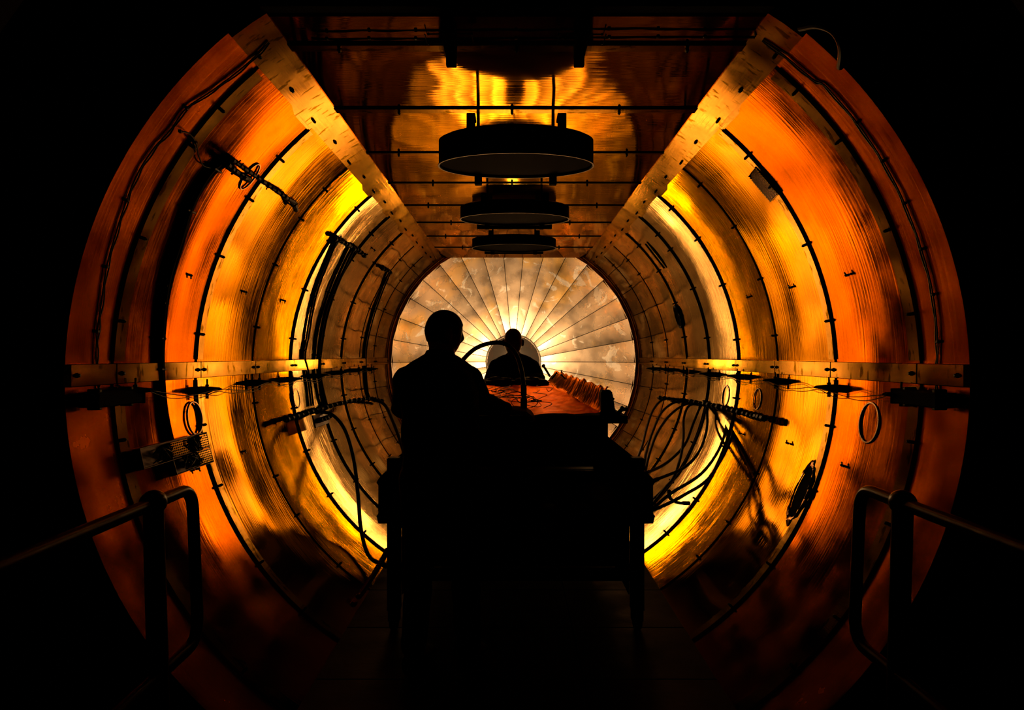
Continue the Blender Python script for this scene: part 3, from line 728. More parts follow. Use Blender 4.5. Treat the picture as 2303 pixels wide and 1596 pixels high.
# ================================================================== the cart that carries the mould
ct = thing('cart', 'black steel work cart carrying the film covered mould', 'cart', (0, 4.8, 0))
def CP(x, y, z): return Vector((x, y-4.8, z))
YA, YB = 3.74, 5.95
for sx in (-1, 1):
    for y in (YA, YB):
        bm = new(); beam(bm, CP(sx*0.665, y, 0.11), CP(sx*0.665, y, 0.94), 0.07, 0.07, (0, 1, 0), 0.006); lg = obj('leg', bm, M_black, ct, smooth=30)
        bm = new(); lathe(bm, [(0.055, -0.02), (0.06, -0.012), (0.06, 0.012), (0.055, 0.02)], 18, Matrix.Translation(CP(sx*0.665, y, 0.06)) @ Matrix.Rotation(PI/2, 4, 'Y'))
        obj('caster', bm, M_rubber, lg, smooth=30)
        bm = new()
        for q in (-0.028, 0.028): box(bm, CP(sx*0.665+q, y, 0.085), (0.006, 0.05, 0.07))
        box(bm, CP(sx*0.665, y, 0.118), (0.07, 0.07, 0.012)); obj('caster_fork', bm, M_bolt, lg, smooth=False)
        # wide corner boxes with a chamfered top
        pr = [(0.60, 0.595), (0.738, 0.595), (0.748, 0.635), (0.738, 0.65), (0.738, 0.80), (0.748, 0.815), (0.738, 0.835), (0.70, 0.875), (0.60, 0.875)]
        bm = new(); ring_loft(bm, [[CP(sx*x, y+dy, z) for x, z in pr] for dy in (-0.075, 0.16)]); bmesh.ops.recalc_face_normals(bm, faces=bm.faces[:]); obj('corner_box', bm, M_black, ct, smooth=20)
for z in (0.84, 0.62, 0.30):
    for y in (YA, YB):
        bm = new(); beam(bm, CP(-0.66, y, z), CP(0.66, y, z), 0.06, 0.06, bev=0.004); obj('cross_beam', bm, M_black, ct, smooth=30)
    for sx in (-1, 1):
        bm = new(); beam(bm, CP(sx*0.665, YA, z), CP(sx*0.665, YB, z), 0.05, 0.06, bev=0.004); obj('side_beam', bm, M_black, ct, smooth=30)
for z in (0.69, 0.34):
    bm = new(); box(bm, CP(0, 4.845, z), (1.26, 2.15, 0.02), None, 0.003); obj('shelf', bm, M_black, ct, smooth=30)
# added panel blocking light under the cart, with a few slots for glints
bm = new(); nx, nz = 26, 24; holes = {(15, 12), (17, 12), (19, 12), (14, 8), (16, 8), (18, 5), (20, 5), (16, 5), (4, 12), (5, 8)}
gx = [-0.63+1.26*i/nx for i in range(nx+1)]; gz = [0.12+0.72*i/nz for i in range(nz+1)]
for i in range(nx):
    for j in range(nz):
        if (i, j) in holes:
            x0, x1 = gx[i], gx[i+1]; m = (x0+x1)/2
            for (a, b) in ((x0, m-0.004), (m+0.004, x1)):
                bm.faces.new([bm.verts.new(CP(x, YB+0.04, z)) for x, z in ((a, gz[j]), (b, gz[j]), (b, gz[j+1]), (a, gz[j+1]))])
        else: bm.faces.new([bm.verts.new(CP(x, YB+0.04, z)) for x, z in ((gx[i], gz[j]), (gx[i+1], gz[j]), (gx[i+1], gz[j+1]), (gx[i], gz[j+1]))])
obj('light_block_panel', bm, M_black, ct, smooth=False)
for sx in (-1, 1):
    bm = new(); box(bm, CP(sx*0.63, 4.845, 0.47), (0.006, 2.1, 0.60)); obj('side_panel', bm, M_black, ct, smooth=False)
# posts, braces and slab under the mould
for sx in (-1, 1):
    for y in (3.82, 5.85):
        bm = new(); beam(bm, CP(sx*0.475, y, 0.86), CP(sx*0.475, y, 1.14), 0.075, 0.075, (0, 1, 0), 0.004); obj('post', bm, M_black, ct, smooth=30)
        pr = [(0.50, 1.04), (0.51, 1.05), (0.70, 0.90), (0.70, 0.86), (0.50, 0.86)]
        bm = new(); ring_loft(bm, [[CP(sx*x, y+dy, z) for x, z in pr] for dy in (-0.01, 0.01)]); bmesh.ops.recalc_face_normals(bm, faces=bm.faces[:]); obj('gusset', bm, M_black, ct, smooth=20)
for y in (3.74, 5.9):
    bm = new(); box(bm, CP(0, y, 1.014), (0.93, 0.02, 0.25), None, 0.003); obj('apron', bm, M_black, ct, smooth=30)
bm = new(); box(bm, CP(0, 4.845, 0.865), (1.30, 2.2, 0.016), None, 0.003); obj('deck', bm, M_black, ct, smooth=30)
bm = new(); box(bm, CP(0, 4.82, 1.157), (1.19, 2.40, 0.042), None, 0.004); obj('slab', bm, M_matte, ct, smooth=30)
# a grey box on the shelf
bx = thing('storage_box', 'plain dark box standing on the cart shelf under the slab', 'box', (0.02, 3.86, 0.35))
bm = new(); box(bm, (0, 0, 0.155), (0.24, 0.2, 0.31), None, 0.006); obj('carton', bm, plain('dark board', (0.05, 0.025, 0.02), 0.8), bx, smooth=30)
bm = new(); box(bm, (0, 0, 0.318), (0.25, 0.21, 0.02), None, 0.004); obj('lid', bm, plain('dark board lid', (0.045, 0.022, 0.018), 0.8), bx, smooth=30)
# ================================================================== the mould under amber film
def film_mat(name, col, tcol, rough, metallic, tr):
    m = bpy.data.materials.new(name); m.use_nodes = True; nt = m.node_tree; L = nt.links.new; bs = nt.nodes['Principled BSDF']
    tc = _n(nt, 'ShaderNodeTexCoord'); n1 = _n(nt, 'ShaderNodeTexNoise'); n1.inputs['Scale'].default_value = 9; n1.inputs['Detail'].default_value = 5
    L(tc.outputs['Object'], n1.inputs['Vector']); r = _n(nt, 'ShaderNodeValToRGB'); r.color_ramp.elements[0].position = 0.35; r.color_ramp.elements[1].position = 0.7
    r.color_ramp.elements[0].color = tuple(c*0.6 for c in col) + (1,); r.color_ramp.elements[1].color = (*col, 1); L(n1.outputs['Fac'], r.inputs['Fac'])
    L(r.outputs[0], bs.inputs['Base Color']); bs.inputs['Roughness'].default_value = rough; bs.inputs['Metallic'].default_value = metallic
    bs.inputs['Specular Tint'].default_value = (1, .36, .04, 1)
    ts = _n(nt, 'ShaderNodeBsdfTranslucent'); ts.inputs['Color'].default_value = (*tcol, 1); mx = _n(nt, 'ShaderNodeMixShader'); mx.inputs[0].default_value = tr
    L(bs.outputs[0], mx.inputs[1]); L(ts.outputs[0], mx.inputs[2]); L(mx.outputs[0], nt.nodes['Material Output'].inputs[0])
    n4 = _n(nt, 'ShaderNodeTexNoise'); n4.inputs['Scale'].default_value = 26; n4.inputs['Detail'].default_value = 4; n4.inputs['Distortion'].default_value = 1.5; L(tc.outputs['Object'], n4.inputs['Vector'])
    bp = _n(nt, 'ShaderNodeBump'); bp.inputs['Strength'].default_value = 0.35; bp.inputs['Distance'].default_value = 0.010; L(n4.outputs['Fac'], bp.inputs['Height']); L(bp.outputs[0], bs.inputs['Normal']); L(bp.outputs[0], ts.inputs['Normal'])
    return m
M_film = film_mat('amber bagging film', (0.95, 0.27, 0.012), (1.0, 0.35, 0.02), 0.30, 1.0, 0.2)
M_pleat = film_mat('amber pleated film', (0.98, 0.46, 0.04), (1.0, 0.55, 0.07), 0.20, 1.0, 0.5)
MA, MB_ = 3.66, 5.95
mo = thing('mould', 'long tray mould under crumpled amber film on the cart', 'mould', (0, 4.8, 1.178))
def mprof(v):                              # v 0 near .. 1 far: half width at foot, half width at top, floor height, wall top height
    return 0.450+(0.275-0.450)*v, 0.485+(0.345-0.485)*v, 1.183+0.075*v, 1.305+0.045*v
def mpt(v, u):
    """u runs across: -1.6..1.6; |u|<1 floor, 1..1.3 wall up, 1.3..1.6 rolled top and outside"""
    wf, wt, zf, zt = mprof(v); y = MA + (MB_-MA)*v; s = 1 if u > 0 else -1; a = abs(u)
    nz = noise.noise(Vector((u*3, y*3.5, 2.0)))*0.010 + noise.noise(Vector((u*9, y*10, 5)))*0.005
    if a <= 1: p = Vector((u*wf, y, zf + nz + 0.012*a**4))
    elif a <= 1.3:
        t = (a-1)/0.3; pl = 0.005*math.sin(y*120 + 5.0*math.sin(y*6) + s + 2*t) + 0.012*noise.noise(Vector((y*26, t*2.5, s*5)))
        hgt = zt + 0.006*math.sin(y*23) + 0.012*noise.noise(Vector((y*8, s*3, 1)))
        p = Vector((s*(wf + (wt-wf)*t**0.8 + pl*(0.4+0.6*math.sin(PI*t))), y, zf + 0.012 + (hgt-zf-0.012)*t**1.15))
    else:
        t = (a-1.3)/0.3; hgt = zt + 0.006*math.sin(y*23) + 0.012*noise.noise(Vector((y*8, s*3, 1)))
        p = Vector((s*(wt + 0.055*t), y, hgt + 0.02*math.sin(PI*min(1, t*2)) - (hgt-1.18)*max(0, t-0.3)/0.7))
    return CP(p.x, p.y, p.z) - Vector((0, 0, 1.178))
US = [-1.4, -1.35, -1.3, -1.25, -1.2, -1.15, -1.1, -1.05, -1.0] + [-1+0.05*i for i in range(1, 40)] + [1.0, 1.05, 1.1, 1.15, 1.2, 1.25, 1.3, 1.35, 1.4]
NV = 420
def strip_mesh(us):
    bm = new(); g = [[bm.verts.new(mpt(j/NV, u)) for u in us] for j in range(NV+1)]
    for a, b in zip(g, g[1:]):
        for i in range(len(us)-1): bm.faces.new((a[i], a[i+1], b[i+1], b[i]))
    return bm
obj('film_floor', strip_mesh([u for u in US if abs(u) <= 1.0001]), M_film, mo, smooth=180)
obj('film_wall', strip_mesh([u for u in US if u <= -0.9999]), M_pleat, mo, smooth=180)
obj('film_wall', strip_mesh([u for u in US if u >= 0.9999]), M_pleat, mo, smooth=180)
for sx in (-1, 1):
    pr = [(0.455, 1.178), (0.455, 1.30), (0.462, 1.312), (0.505, 1.312), (0.515, 1.30), (0.535, 1.178)]
    bm = new(); ring_loft(bm, [[CP(sx*x, MA+dy, z-1.178) for x, z in pr] for dy in (-0.025, 0.055)]); bmesh.ops.recalc_face_normals(bm, faces=bm.faces[:]); obj('end_block', bm, M_matte, mo, smooth=20)
# sensor wires wandering over the film
sw = thing('sensor_wires', 'tangle of thin black wires lying on the amber film', 'wires', (0, 4.8, 1.19))
rw = random.Random(9)
for k in range(11):
    v0 = rw.uniform(0.03, 0.5); u0 = rw.uniform(-0.4, 0.5); pts = []
    for i in range(7):
        v = min(0.93, max(0.01, v0 + i*rw.uniform(0.02, 0.07))); u0 = max(-0.85, min(0.85, u0 + rw.uniform(-0.28, 0.28)))
        q = mpt(v, u0) + Vector((0, 0, 1.178 - 1.19 + 0.012 + rw.uniform(0, 0.03))); pts.append(q)
    bm = new(); tube(bm, spline(pts, 6), 0.0022, 5); obj('wire', bm, M_rubber, sw)
for k in range(2):                          # two standing coils
    c = mpt(0.10+0.02*k, 0.12+0.05*k) + Vector((0, 0, -0.012+0.004)); bm = new()
    tube(bm, [c + Vector((0.075*math.cos(a*0.3+k), 0.10*math.sin(a*0.3+k), 0.03+0.028*math.sin(a*0.3)+0.002*a*0.3)) for a in range(26)], 0.002, 5); obj('wire', bm, M_rubber, sw)
# pegs, clamps and sticks along the right rim
def stick(label, a, b, w, name='peg', cat='peg', jaw=False, group='pegs on the mould rim'):
    t = thing(name, label, cat, a, 0, group); bm = new(); d = Vector(b)-Vector(a); beam(bm, (0, 0, 0), d, w, w, (0, 1, 0.1), w*0.15); obj('shaft', bm, M_matte, t, smooth=30)
    bm = new(); lathe(bm, [(w*0.75, -w*0.4), (w*0.85, 0), (w*0.75, w*0.4)], 10, Matrix.Translation(d) @ basis(d.normalized(), (0.3, 0.4, 0.5)).to_4x4()); obj('cap', bm, M_bolt, t, smooth=30)
    if jaw:
        bm = new(); box(bm, d + Vector((0.012, 0, -0.004)), (0.03, 0.02, 0.02), None, 0.003); box(bm, (0.0, 0, -0.0), (0.04, 0.03, 0.012), None, 0.002); obj('jaw', bm, M_bolt, t, smooth=30)
stick('black spring clamp leaning out at the slab corner', W(1381, 938, 3.68), W(1401, 918, 3.68), 0.020, 'clamp', 'clamp', True)
stick('short upright black peg behind the mould end block', W(1372, 936, 3.80), W(1377, 896, 3.80), 0.016)
stick('black peg leaning left on the far end of the right rim', W(1241, 852, 5.7), W(1252, 838, 5.7), 0.012)
stick('upright black peg on the far end of the right rim', W(1262, 846, 5.5), W(1263, 833, 5.5), 0.009)
stick('crooked black peg on the middle of the right rim', W(1273, 853, 5.2), W(1262, 842, 5.2), 0.010)
stick('flat black bar leaning on the rim beside the far man', W(1237, 846, 5.9), W(1222, 822, 5.95), 0.020, 'bar', 'bar')
# frayed threads at the slab corner
ft = thing('film_threads', 'frayed loose threads sticking out at the slab corner', 'threads', W(1395, 940, 3.66))
for k in range(9):
    bm = new(); d = Vector((rw.uniform(-0.02, 0.07), rw.uniform(-0.02, 0.03), rw.uniform(-0.02, 0.06))); tube(bm, spline([(rw.uniform(-.05, .03), 0, 0.003), d*0.5+Vector((0, 0, .012)), d], 4), 0.0012, 4); obj('thread', bm, M_film, ft)
# two dark crumpled lumps in front of the far man
for i, (px, py, w_, lab) in enumerate(((1120, 858, 0.17, 'dark crumpled pile on the film before the far man, left one'), (1195, 860, 0.15, 'dark crumpled pile on the film before the far man, right one'))):
    bm = new(); p = W(px, py, 5.75); 
    t_ = bmesh.ops.create_icosphere(bm, subdivisions=4, radius=1.0)
    for v in t_['verts']:
        q = v.co.copy(); k = 1+0.35*noise.noise(q*2.2+Vector((i*5, 0, 0)))+0.12*noise.noise(q*7); v.co = Vector((q.x*w_*k, q.y*0.10*k, max(-0.02, q.z*0.045*k)))
    o = obj('dark_pile', bm, plain('dark crumpled matter', (0.03, 0.02, 0.018), 0.6, spec=0.3), smooth=60); o.location = (p.x, p.y, 1.265); tag(o, lab, 'cloth')
# corrugated hose on the deck
bm = new(); P = spline(Wp([(872, 1235, 4.6), (858, 1262, 4.5), (835, 1300, 4.35), (805, 1345, 4.15)]), 14)
for p in P: p.z = max(p.z, 0.03)
tube(bm, P, [0.016+0.004*(i % 2) for i in range(len(P))], 10); tag(obj('corrugated_hose', bm, metal('copper hose', (0.6, 0.28, 0.1), 0.35, bump=0)), 'coppery corrugated hose on the deck at the left of the cart', 'hose')
# ================================================================== people
def limb(bm, pts, rad, n=14, sub=4):
    P = spline(pts, sub) if len(pts) > 2 else [Vector(p) for p in pts]
    m = len(P); k = len(pts)-1; rs = []
    for i in range(m):
        u = i/(m-1)*k; a = min(int(u), k-1); f = u-a; rs.append(rad[a]*(1-f)+rad[a+1]*f)
    tube(bm, P, rs, n)
    ball(bm, P[0], rs[0], n, 8); ball(bm, P[-1], rs[-1], n, 8)
def torso(bm, secs, rot, n=28):
    rings = []
    for c, hw, hd in secs:
        ring = []
        for i in range(n):
            a = 2*PI*i/n; x, y = math.cos(a), math.sin(a)
            e = 0.80; x = math.copysign(abs(x)**e, x)*hw; y = math.copysign(abs(y)**e, y)*hd
            ring.append(Vector(c) + rot @ Vector((x, y, 0)))
        rings.append(ring)
    ring_loft(bm, rings)
def head_pts(d, grow=0.0):
    x, y, z = d
    h = math.hypot(x, y) or 1e-6; ux, uy = x/h, y/h; t = math.asin(max(-1, min(1, z)))/(PI/2)      # t -1..1
    zz = 0.117*math.sin(t*PI/2)
    rh = (1-abs(math.sin(t*PI/2))**2.6)**0.5
    p = Vector((ux*0.0765*rh, uy*0.097*rh, zz))
    if zz < 0:                             # narrow jaw, nape tucked in
        k = min(1, -zz/0.117); p.x *= 1-0.20*k*k; p.y *= (1-0.06*k) if uy > 0 else (1-0.40*k)
    g = lambda cx, cy, cz, w, a: a*math.exp(-((x-cx)**2+(y-cy)**2+(z-cz)**2)/(w*w))
    o = g(0, 1, -0.10, 0.16, 0.022) + g(0, 0.98, 0.06, 0.13, 0.010) + g(0, 0.95, 0.24, 0.30, 0.006) - g(0.34, 0.93, 0.08, 0.16, 0.008) - g(-0.34, 0.93, 0.08, 0.16, 0.008)
    o += g(0, 0.90, -0.40, 0.14, 0.005) + g(0.08, 0.9, -0.46, 0.14, 0.003) + g(0, 0.68, -0.74, 0.26, 0.010) + g(0.62, 0.7, -0.1, 0.3, 0.004) + g(-0.62, 0.7, -0.1, 0.3, 0.004)
    r = p.length + o + grow
    return p.normalized()*r
def head(bm, c, rot, grow=0.0, u=48, v=36, ears=True, sc_=1.0):
    t = bmesh.ops.create_uvsphere(bm, u_segments=u, v_segments=v, radius=1.0)
    for q in t['verts']: q.co = Vector(c) + rot @ (head_pts(q.co.normalized(), grow)*sc_)
    if ears:
        for s in (-1, 1):
            ball(bm, Vector(c) + rot @ Vector((s*0.084*sc_, -0.006, -0.008)), (0.012, 0.020, 0.034), 12, 10, rot @ Matrix.Rotation(s*0.35, 3, 'Z'))
            ball(bm, Vector(c) + rot @ Vector((s*0.027, 0.082, 0.008))*sc_, 0.011, 10, 8)
def hand(bm, w, d, nrm, thumb, curl=0.5, sz=1.0):
    """wrist point, direction of the fingers, back-of-hand normal, side of the thumb (+1 along d x n)"""
    d = Vector(d).normalized(); nrm = Vector(nrm); nrm = (nrm - d*nrm.dot(d)).normalized(); x = d.cross(nrm)*thumb
    w = Vector(w); L_ = 0.095*sz
    for k in range(4):                      # palm as a fan of overlapping limbs
        b = (0.030-0.020*k)*sz; limb(bm, [w + x*b*0.55, w + d*L_*0.55 + x*b*0.9, w + d*L_ + x*b], [0.017*sz, 0.015*sz, 0.0115*sz], 10, 2)
    for k, ln in enumerate((0.072, 0.080, 0.074, 0.058)):
        b = (0.030-0.020*k)*sz; p = w + d*L_ + x*b; a = 0.25; P = [p]
        spreadv = x*(0.10-0.065*k)
        for seg, fr in enumerate((0.44, 0.31, 0.25)):
            a += curl*(0.9 if seg else 0.7)
            dv = (d*math.cos(a) - nrm*math.sin(a) + spreadv*(1 if seg == 0 else 0.3)).normalized(); p = p + dv*ln*fr*sz; P.append(p)
        limb(bm, P, [0.0098*sz, 0.0092*sz, 0.0085*sz, 0.0074*sz], 10, 2)
    p = w + d*0.028*sz + x*0.026*sz - nrm*0.006; P = [p]
    for dv, ln in (((x*0.8+d*0.7-nrm*0.25).normalized(), 0.040), ((x*0.35+d*0.95-nrm*(0.3+curl*0.4)).normalized(), 0.032), ((x*-0.05+d*0.95-nrm*(0.35+curl*0.7)).normalized(), 0.026)):
        p = p + dv*ln*sz; P.append(p)
    limb(bm, P, [0.014*sz, 0.0115*sz, 0.0100*sz, 0.0085*sz], 10, 2)
def remesh(bm, vox, smooth_it=3, fac=0.5):
    me = bpy.data.meshes.new('tmp'); bm.to_mesh(me); bm.free(); o = bpy.data.objects.new('tmp', me); COL.objects.link(o)
    m = o.modifiers.new('r', 'REMESH'); m.mode = 'VOXEL'; m.voxel_size = vox
    if smooth_it:
        s = o.modifiers.new('s', 'SMOOTH'); s.factor = fac; s.iterations = smooth_it
    dg = bpy.context.evaluated_depsgraph_get(); out = bpy.data.meshes.new_from_object(o.evaluated_get(dg))
    bpy.data.objects.remove(o); bpy.data.meshes.remove(me); return out
def part(name, me, mat, parent, off):
    me.name = name; me.materials.clear(); me.materials.append(mat)
    for v in me.vertices: v.co -= off
    for p in me.polygons: p.use_smooth = True
    o = bpy.data.objects.new(name, me); link(o, parent); return o
M_skin = plain('skin', (0.50, 0.26, 0.17), 0.5, nscale=60, amt=0.12, bump=0.05)
M_hair = plain('short dark hair', (0.02, 0.013, 0.010), 0.7, nscale=120, amt=0.5, bump=0.6)
M_jack = plain('dark work jacket', (0.014, 0.011, 0.010), 0.85, nscale=14, amt=0.35, bump=0.5, spec=0.15)
M_trou = plain('dark work trousers', (0.012, 0.011, 0.012), 0.85, nscale=14, amt=0.35, bump=0.5, spec=0.15)
M_shoe = plain('black work shoe', (0.01, 0.009, 0.008), 0.5)
def person(label, base, J, facing, head_rot, hair, hands, fold_seed, widths, hs=1.0):
    t = thing('person', label, 'person', base); off = Vector(base)
    rt = Matrix.Rotation(facing, 3, 'Z'); hr = head_rot
    g = lambda k: Vector(J[k])
    bm = new()                              # body: one continuous surface
    head(bm, g('head'), hr, sc_=hs)
    limb(bm, [g('neck') + Vector((0, 0, -0.02)), g('neck').lerp(g('head'), 0.5), g('head') + hr @ Vector((0, -0.015, -0.03))], [0.066, 0.063, 0.062], 16)
    cw = widths
    secs = [(g('hip') + Vector((0, 0, -0.09)), cw[0]*0.92, 0.105), (g('hip'), cw[0], 0.115), (g('waist'), cw[1], 0.105), (g('chest'), cw[2], 0.120), (g('chest').lerp(g('neck'), 0.55), cw[2]*0.88, 0.105), (g('neck') + Vector((0, 0, -0.01)), 0.075, 0.066)]
    torso(bm, secs, rt)
    for s in ('L', 'R'):
        sh, el, wr = g('sh'+s), g('el'+s), g('wr'+s)
        limb(bm, [sh, sh.lerp(el, 0.5), el], [0.060, 0.052, 0.042]); limb(bm, [el, el.lerp(wr, 0.4), wr], [0.042, 0.041, 0.027])
        hip, kn, an = g('hp'+s), g('kn'+s), g('an'+s)
        limb(bm, [hip, hip.lerp(kn, 0.5), kn], [0.088, 0.076, 0.056]); limb(bm, [kn, kn.lerp(an, 0.35), an], [0.054, 0.056, 0.036])
        fd = rt @ Vector((0, 1, 0)); limb(bm, [an + Vector((0, 0, -0.02)), an + fd*0.09 + Vector((0, 0, -0.035)), an + fd*0.155 + Vector((0, 0, -0.045))], [0.034, 0.030, 0.022])
        h = hands[s]; hand(bm, wr, h[0], h[1], h[2], h[3])
    b = part('body', remesh(bm, 0.0055, 2), M_skin, t, off)
    # jacket
    bm = new(); G = 0.014
    secs = [(g('hip') + Vector((0, 0, -0.06)), cw[0]+G+0.006, 0.135), (g('hip'), cw[0]+G+0.004, 0.136), (g('waist'), cw[1]+G+0.006, 0.130), (g('chest'), cw[2]+G, 0.140), (g('chest').lerp(g('neck'), 0.55), cw[2]*0.90+G*0.6, 0.122), (g('neck') + Vector((0, 0, 0.00)), 0.080, 0.076), (g('neck') + Vector((0, 0, 0.025)), 0.072, 0.070)]
    torso(bm, secs, rt)
    for s in ('L', 'R'):
        sh, el, wr = g('sh'+s), g('el'+s), g('wr'+s); wr2 = wr.lerp(el, 0.10)
        limb(bm, [g('neck') + Vector((0, 0, -0.018)), g('neck').lerp(sh, 0.45) + Vector((0, 0, 0.004)), sh], [0.074, 0.072, 0.074], 14)
        limb(bm, [sh, sh.lerp(el, 0.5), el], [0.076, 0.069, 0.060]); limb(bm, [el, el.lerp(wr, 0.45), wr2], [0.060, 0.055, 0.043])
    me = remesh(bm, 0.008, 4)
    nrm = [v.normal.copy() for v in me.vertices]
    for v, vn in zip(me.vertices, nrm):     # cloth folds
        q = v.co; f = 0.007*noise.noise(q*9+Vector((fold_seed, 0, 0))) + 0.005*noise.noise(Vector((q.x*16, q.y*16, q.z*30+fold_seed)))
        v.co = q + vn*f
    jk = part('jacket', me, M_jack, t, off)
    # collar
    bm = new(); rings = []
    for k, (r, z) in enumerate(((0.082, -0.012), (0.074, 0.030), (0.066, 0.046), (0.062, 0.044), (0.070, -0.010))):
        rings.append([g('neck') + rt @ Vector((r*math.cos(2*PI*i/28)*1.02, r*math.sin(2*PI*i/28)*0.95, z + (0.010*math.sin(2*PI*i/28)*-1 if k in (1, 2, 3) else 0))) for i in range(28)])
    ring_loft(bm, rings, False)
    for v in bm.verts: v.co -= off
    obj('collar', bm, M_jack, t, smooth=60)
    # trousers
    bm = new(); torso(bm, [(g('hip') + Vector((0, 0, -0.10)), cw[0]+0.006, 0.122), (g('hip') + Vector((0, 0, 0.05)), cw[0]+0.002, 0.118)], rt)
    for s in ('L', 'R'):
        hip, kn, an = g('hp'+s), g('kn'+s), g('an'+s)
        limb(bm, [hip, hip.lerp(kn, 0.5), kn], [0.101, 0.090, 0.072]); limb(bm, [kn, kn.lerp(an, 0.4), an + Vector((0, 0, 0.02))], [0.071, 0.070, 0.062])
    me = remesh(bm, 0.009, 3)
    nrm = [v.normal.copy() for v in me.vertices]
    for v, vn in zip(me.vertices, nrm): q = v.co; v.co = q + vn*0.006*noise.noise(Vector((q.x*10, q.y*10, q.z*18+fold_seed)))
    part('trousers', me, M_trou, t, off)
    for s in ('L', 'R'):
        an = g('an'+s); fd = rt @ Vector((0, 1, 0)); rg = rt @ Vector((1, 0, 0)); bm = new()
        prof = [(-0.075, 0.030, 0.055), (-0.055, 0.042, 0.075), (0.0, 0.045, 0.085), (0.05, 0.046, 0.072), (0.11, 0.052, 0.058), (0.165, 0.050, 0.046), (0.20, 0.030, 0.032)]
        rings = []
        for y, w_, h_ in prof:
            rings.append([Vector((an.x, an.y, 0.003)) + fd*y + rg*(w_*math.cos(a)) + Vector((0, 0, max(0, h_*(0.5+0.62*math.sin(a))))) for a in [2*PI*i/16 for i in range(16)]])
        ring_loft(bm, rings)
        for v in bm.verts: v.co -= off
        obj('shoe', bm, M_shoe, t, smooth=50)
    if hair:
        bm = new(); tt = bmesh.ops.create_uvsphere(bm, u_segments=40, v_segments=30, radius=1.0); kill = []
        for q in tt['verts']:
            d = q.co.normalized(); lim = 0.42 if d.y > 0.55 else (0.10 if d.y > 0 else -0.42)
            if d.z < lim - 0.12: kill.append(q)
            q.co = g('head') - off + hr @ (head_pts(d, 0.007 if d.z > lim else 0.001)*hs)
        bmesh.ops.delete(bm, geom=kill, context='VERTS'); obj('hair', bm, M_hair, t, smooth=180)
    return t
# the near man, seen from behind, turned a little to the right, his right hand on the hose fitting
YM = 3.29
near = dict(head=W(998, 750, YM), neck=W(990, 812, YM-0.02), shL=W(920, 857, YM-0.03), shR=W(1052, 856, YM+0.05), chest=W(988, 880, YM), waist=W(990, 985, YM), hip=W(990, 1062, YM-0.01),
            elL=W(908, 915, YM+0.11), wrL=W(975, 945, YM+0.32), elR=W(1082, 906, YM+0.13), wrR=W(1142, 922, 3.57),
            hpL=W(944, 1075, YM-0.01), hpR=W(1036, 1075, YM-0.01), knL=Vector((-0.47, YM+0.03, 0.50)), knR=Vector((-0.25, YM+0.03, 0.50)), anL=Vector((-0.49, YM-0.02, 0.085)), anR=Vector((-0.23, YM, 0.085)))
near_base = (-0.36, YM, 0.0)
person('man in dark jacket seen from behind, standing at the near end of the cart', near_base, near, math.radians(-14), Matrix.Rotation(math.radians(-60), 3, 'Z') @ Matrix.Rotation(math.radians(-10), 3, 'X'), True,
       dict(L=((0.55, 0.75, -0.15), (0.1, 0.1, 1), 1, 0.25), R=((0.97, 0.10, -0.06), (0.0, -0.35, 1), -1, 0.38)), 3.0, (0.165, 0.165, 0.172), 0.93)
# the far man, facing the camera, leaning over the far end of the mould
YG = 6.42
far = dict(head=W(1154, 769, YG-0.06), neck=W(1155, 805, YG-0.01), shL=W(1196, 825, YG), shR=W(1117, 825, YG), chest=W(1155, 842, YG+0.02), waist=W(1156, 885, YG+0.10), hip=W(1156, 925, YG+0.13),
           elL=W(1212, 850, YG-0.12), wrL=W(1190, 856, YG-0.36), elR=W(1102, 852, YG-0.12), wrR=W(1124, 857, YG-0.36),
           hpL=Vector((0.10, YG+0.13, 0.94)), hpR=Vector((-0.10, YG+0.13, 0.94)), knL=Vector((0.12, YG+0.09, 0.50)), knR=Vector((-0.12, YG+0.09, 0.50)), anL=Vector((0.13, YG+0.14, 0.085)), anR=Vector((-0.13, YG+0.14, 0.085)))
person('bald man in dark jacket facing out, standing at the far end of the mould', (0.0, YG+0.13, 0.0), far, math.radians(180), Matrix.Rotation(math.radians(180), 3, 'Z') @ Matrix.Rotation(math.radians(-14), 3, 'X'), False,
       dict(L=((-0.35, -0.9, 0.05), (0, 0, 1), -1, 0.3), R=((0.35, -0.9, 0.05), (0, 0, 1), 1, 0.3)), 8.0, (0.165, 0.165, 0.175), 1.10)
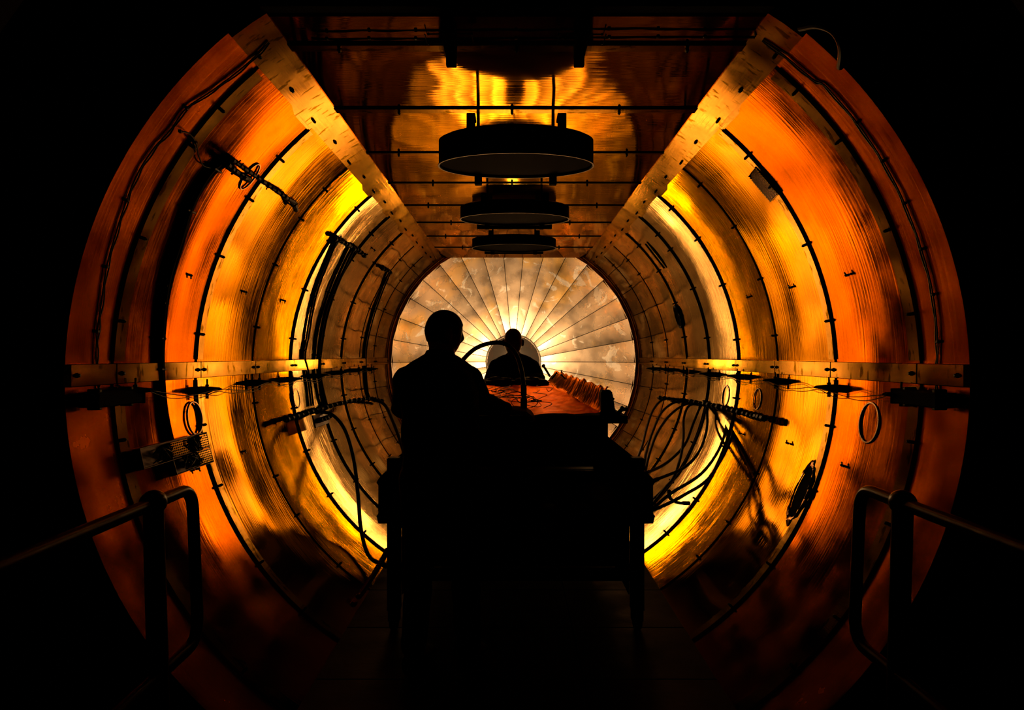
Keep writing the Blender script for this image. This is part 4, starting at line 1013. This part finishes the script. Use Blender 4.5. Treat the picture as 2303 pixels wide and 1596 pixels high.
# the arched hose with the fitting in the near man's hand
t = free_hose('thick hose arching up before the far man into the near man\'s hand', Wp([(1005, 872, 3.75), (1022, 838, 3.74), (1042, 808, 3.73), (1070, 783, 3.72), (1105, 771, 3.70), (1136, 773, 3.67), (1158, 792, 3.64), (1171, 825, 3.62), (1177, 862, 3.60), (1178, 886, 3.60)]), 0.0120, plain('ribbed red-brown hose', (0.10, 0.035, 0.018), 0.4), 'arched_hose', 12)
o0 = t.location.copy(); bm = new()
q = W(1178, 912, 3.60) - o0; lathe(bm, [(0.017, -0.012), (0.0175, 0.035), (0.0165, 0.040), (0.012, 0.042), (0.012, 0.075), (0.010, 0.078)], 14, Matrix.Translation(q)); obj('nozzle', bm, M_matte, t, smooth=30)
# ================================================================== the work lamp behind the far man
def emis(name, col, st):
    m = bpy.data.materials.new(name); m.use_nodes = True; nt = m.node_tree
    for n in list(nt.nodes):
        if n.type != 'OUTPUT_MATERIAL': nt.nodes.remove(n)
    e = nt.nodes.new('ShaderNodeEmission'); e.inputs[0].default_value = (*col, 1); e.inputs[1].default_value = st
    nt.links.new(e.outputs[0], nt.nodes['Material Output'].inputs[0]); return m
wl_ = thing('work_lamp', 'round work lamp on a thin stand behind the far man, turned to the dome', 'lamp', (LAMP_POS[0], LAMP_POS[1], 0))
lz = LAMP_POS[2]
def lathe_yl(bm, prof, n=32):
    for ring in lathe(bm, prof, n, None, 0, False):
        for v in ring: x, y, z = v.co; v.co = Vector((x, z, y + lz))
    bmesh.ops.recalc_face_normals(bm, faces=bm.faces[:])
bm = new(); lathe_yl(bm, [(0.0, 0.012), (LAMP_R*0.6, 0.008), (LAMP_R, -0.01)]); obj('lens', bm, emis('lamp glow', LAMP_COL, LAMP_STRENGTH), wl_)
bm = new(); lathe_yl(bm, [(LAMP_R+0.03, 0.0), (LAMP_R+0.03, -0.06), (0.06, -0.14), (0.02, -0.15), (0.0, -0.15)], 32)
lathe_yl(bm, [(LAMP_R+0.001, -0.012), (LAMP_R+0.001, 0.0), (LAMP_R+0.03, 0.0)], 32); obj('housing', bm, M_black, wl_)
bm = new(); tube(bm, [(0, -0.08, 0.02), (0, -0.08, lz-0.08)], 0.014, 10); obj('pole', bm, M_black, wl_)
bm = new(); lathe(bm, [(0.20, 0.0), (0.20, 0.012), (0.03, 0.03), (0.02, 0.06)], 20); obj('base', bm, M_black, wl_)
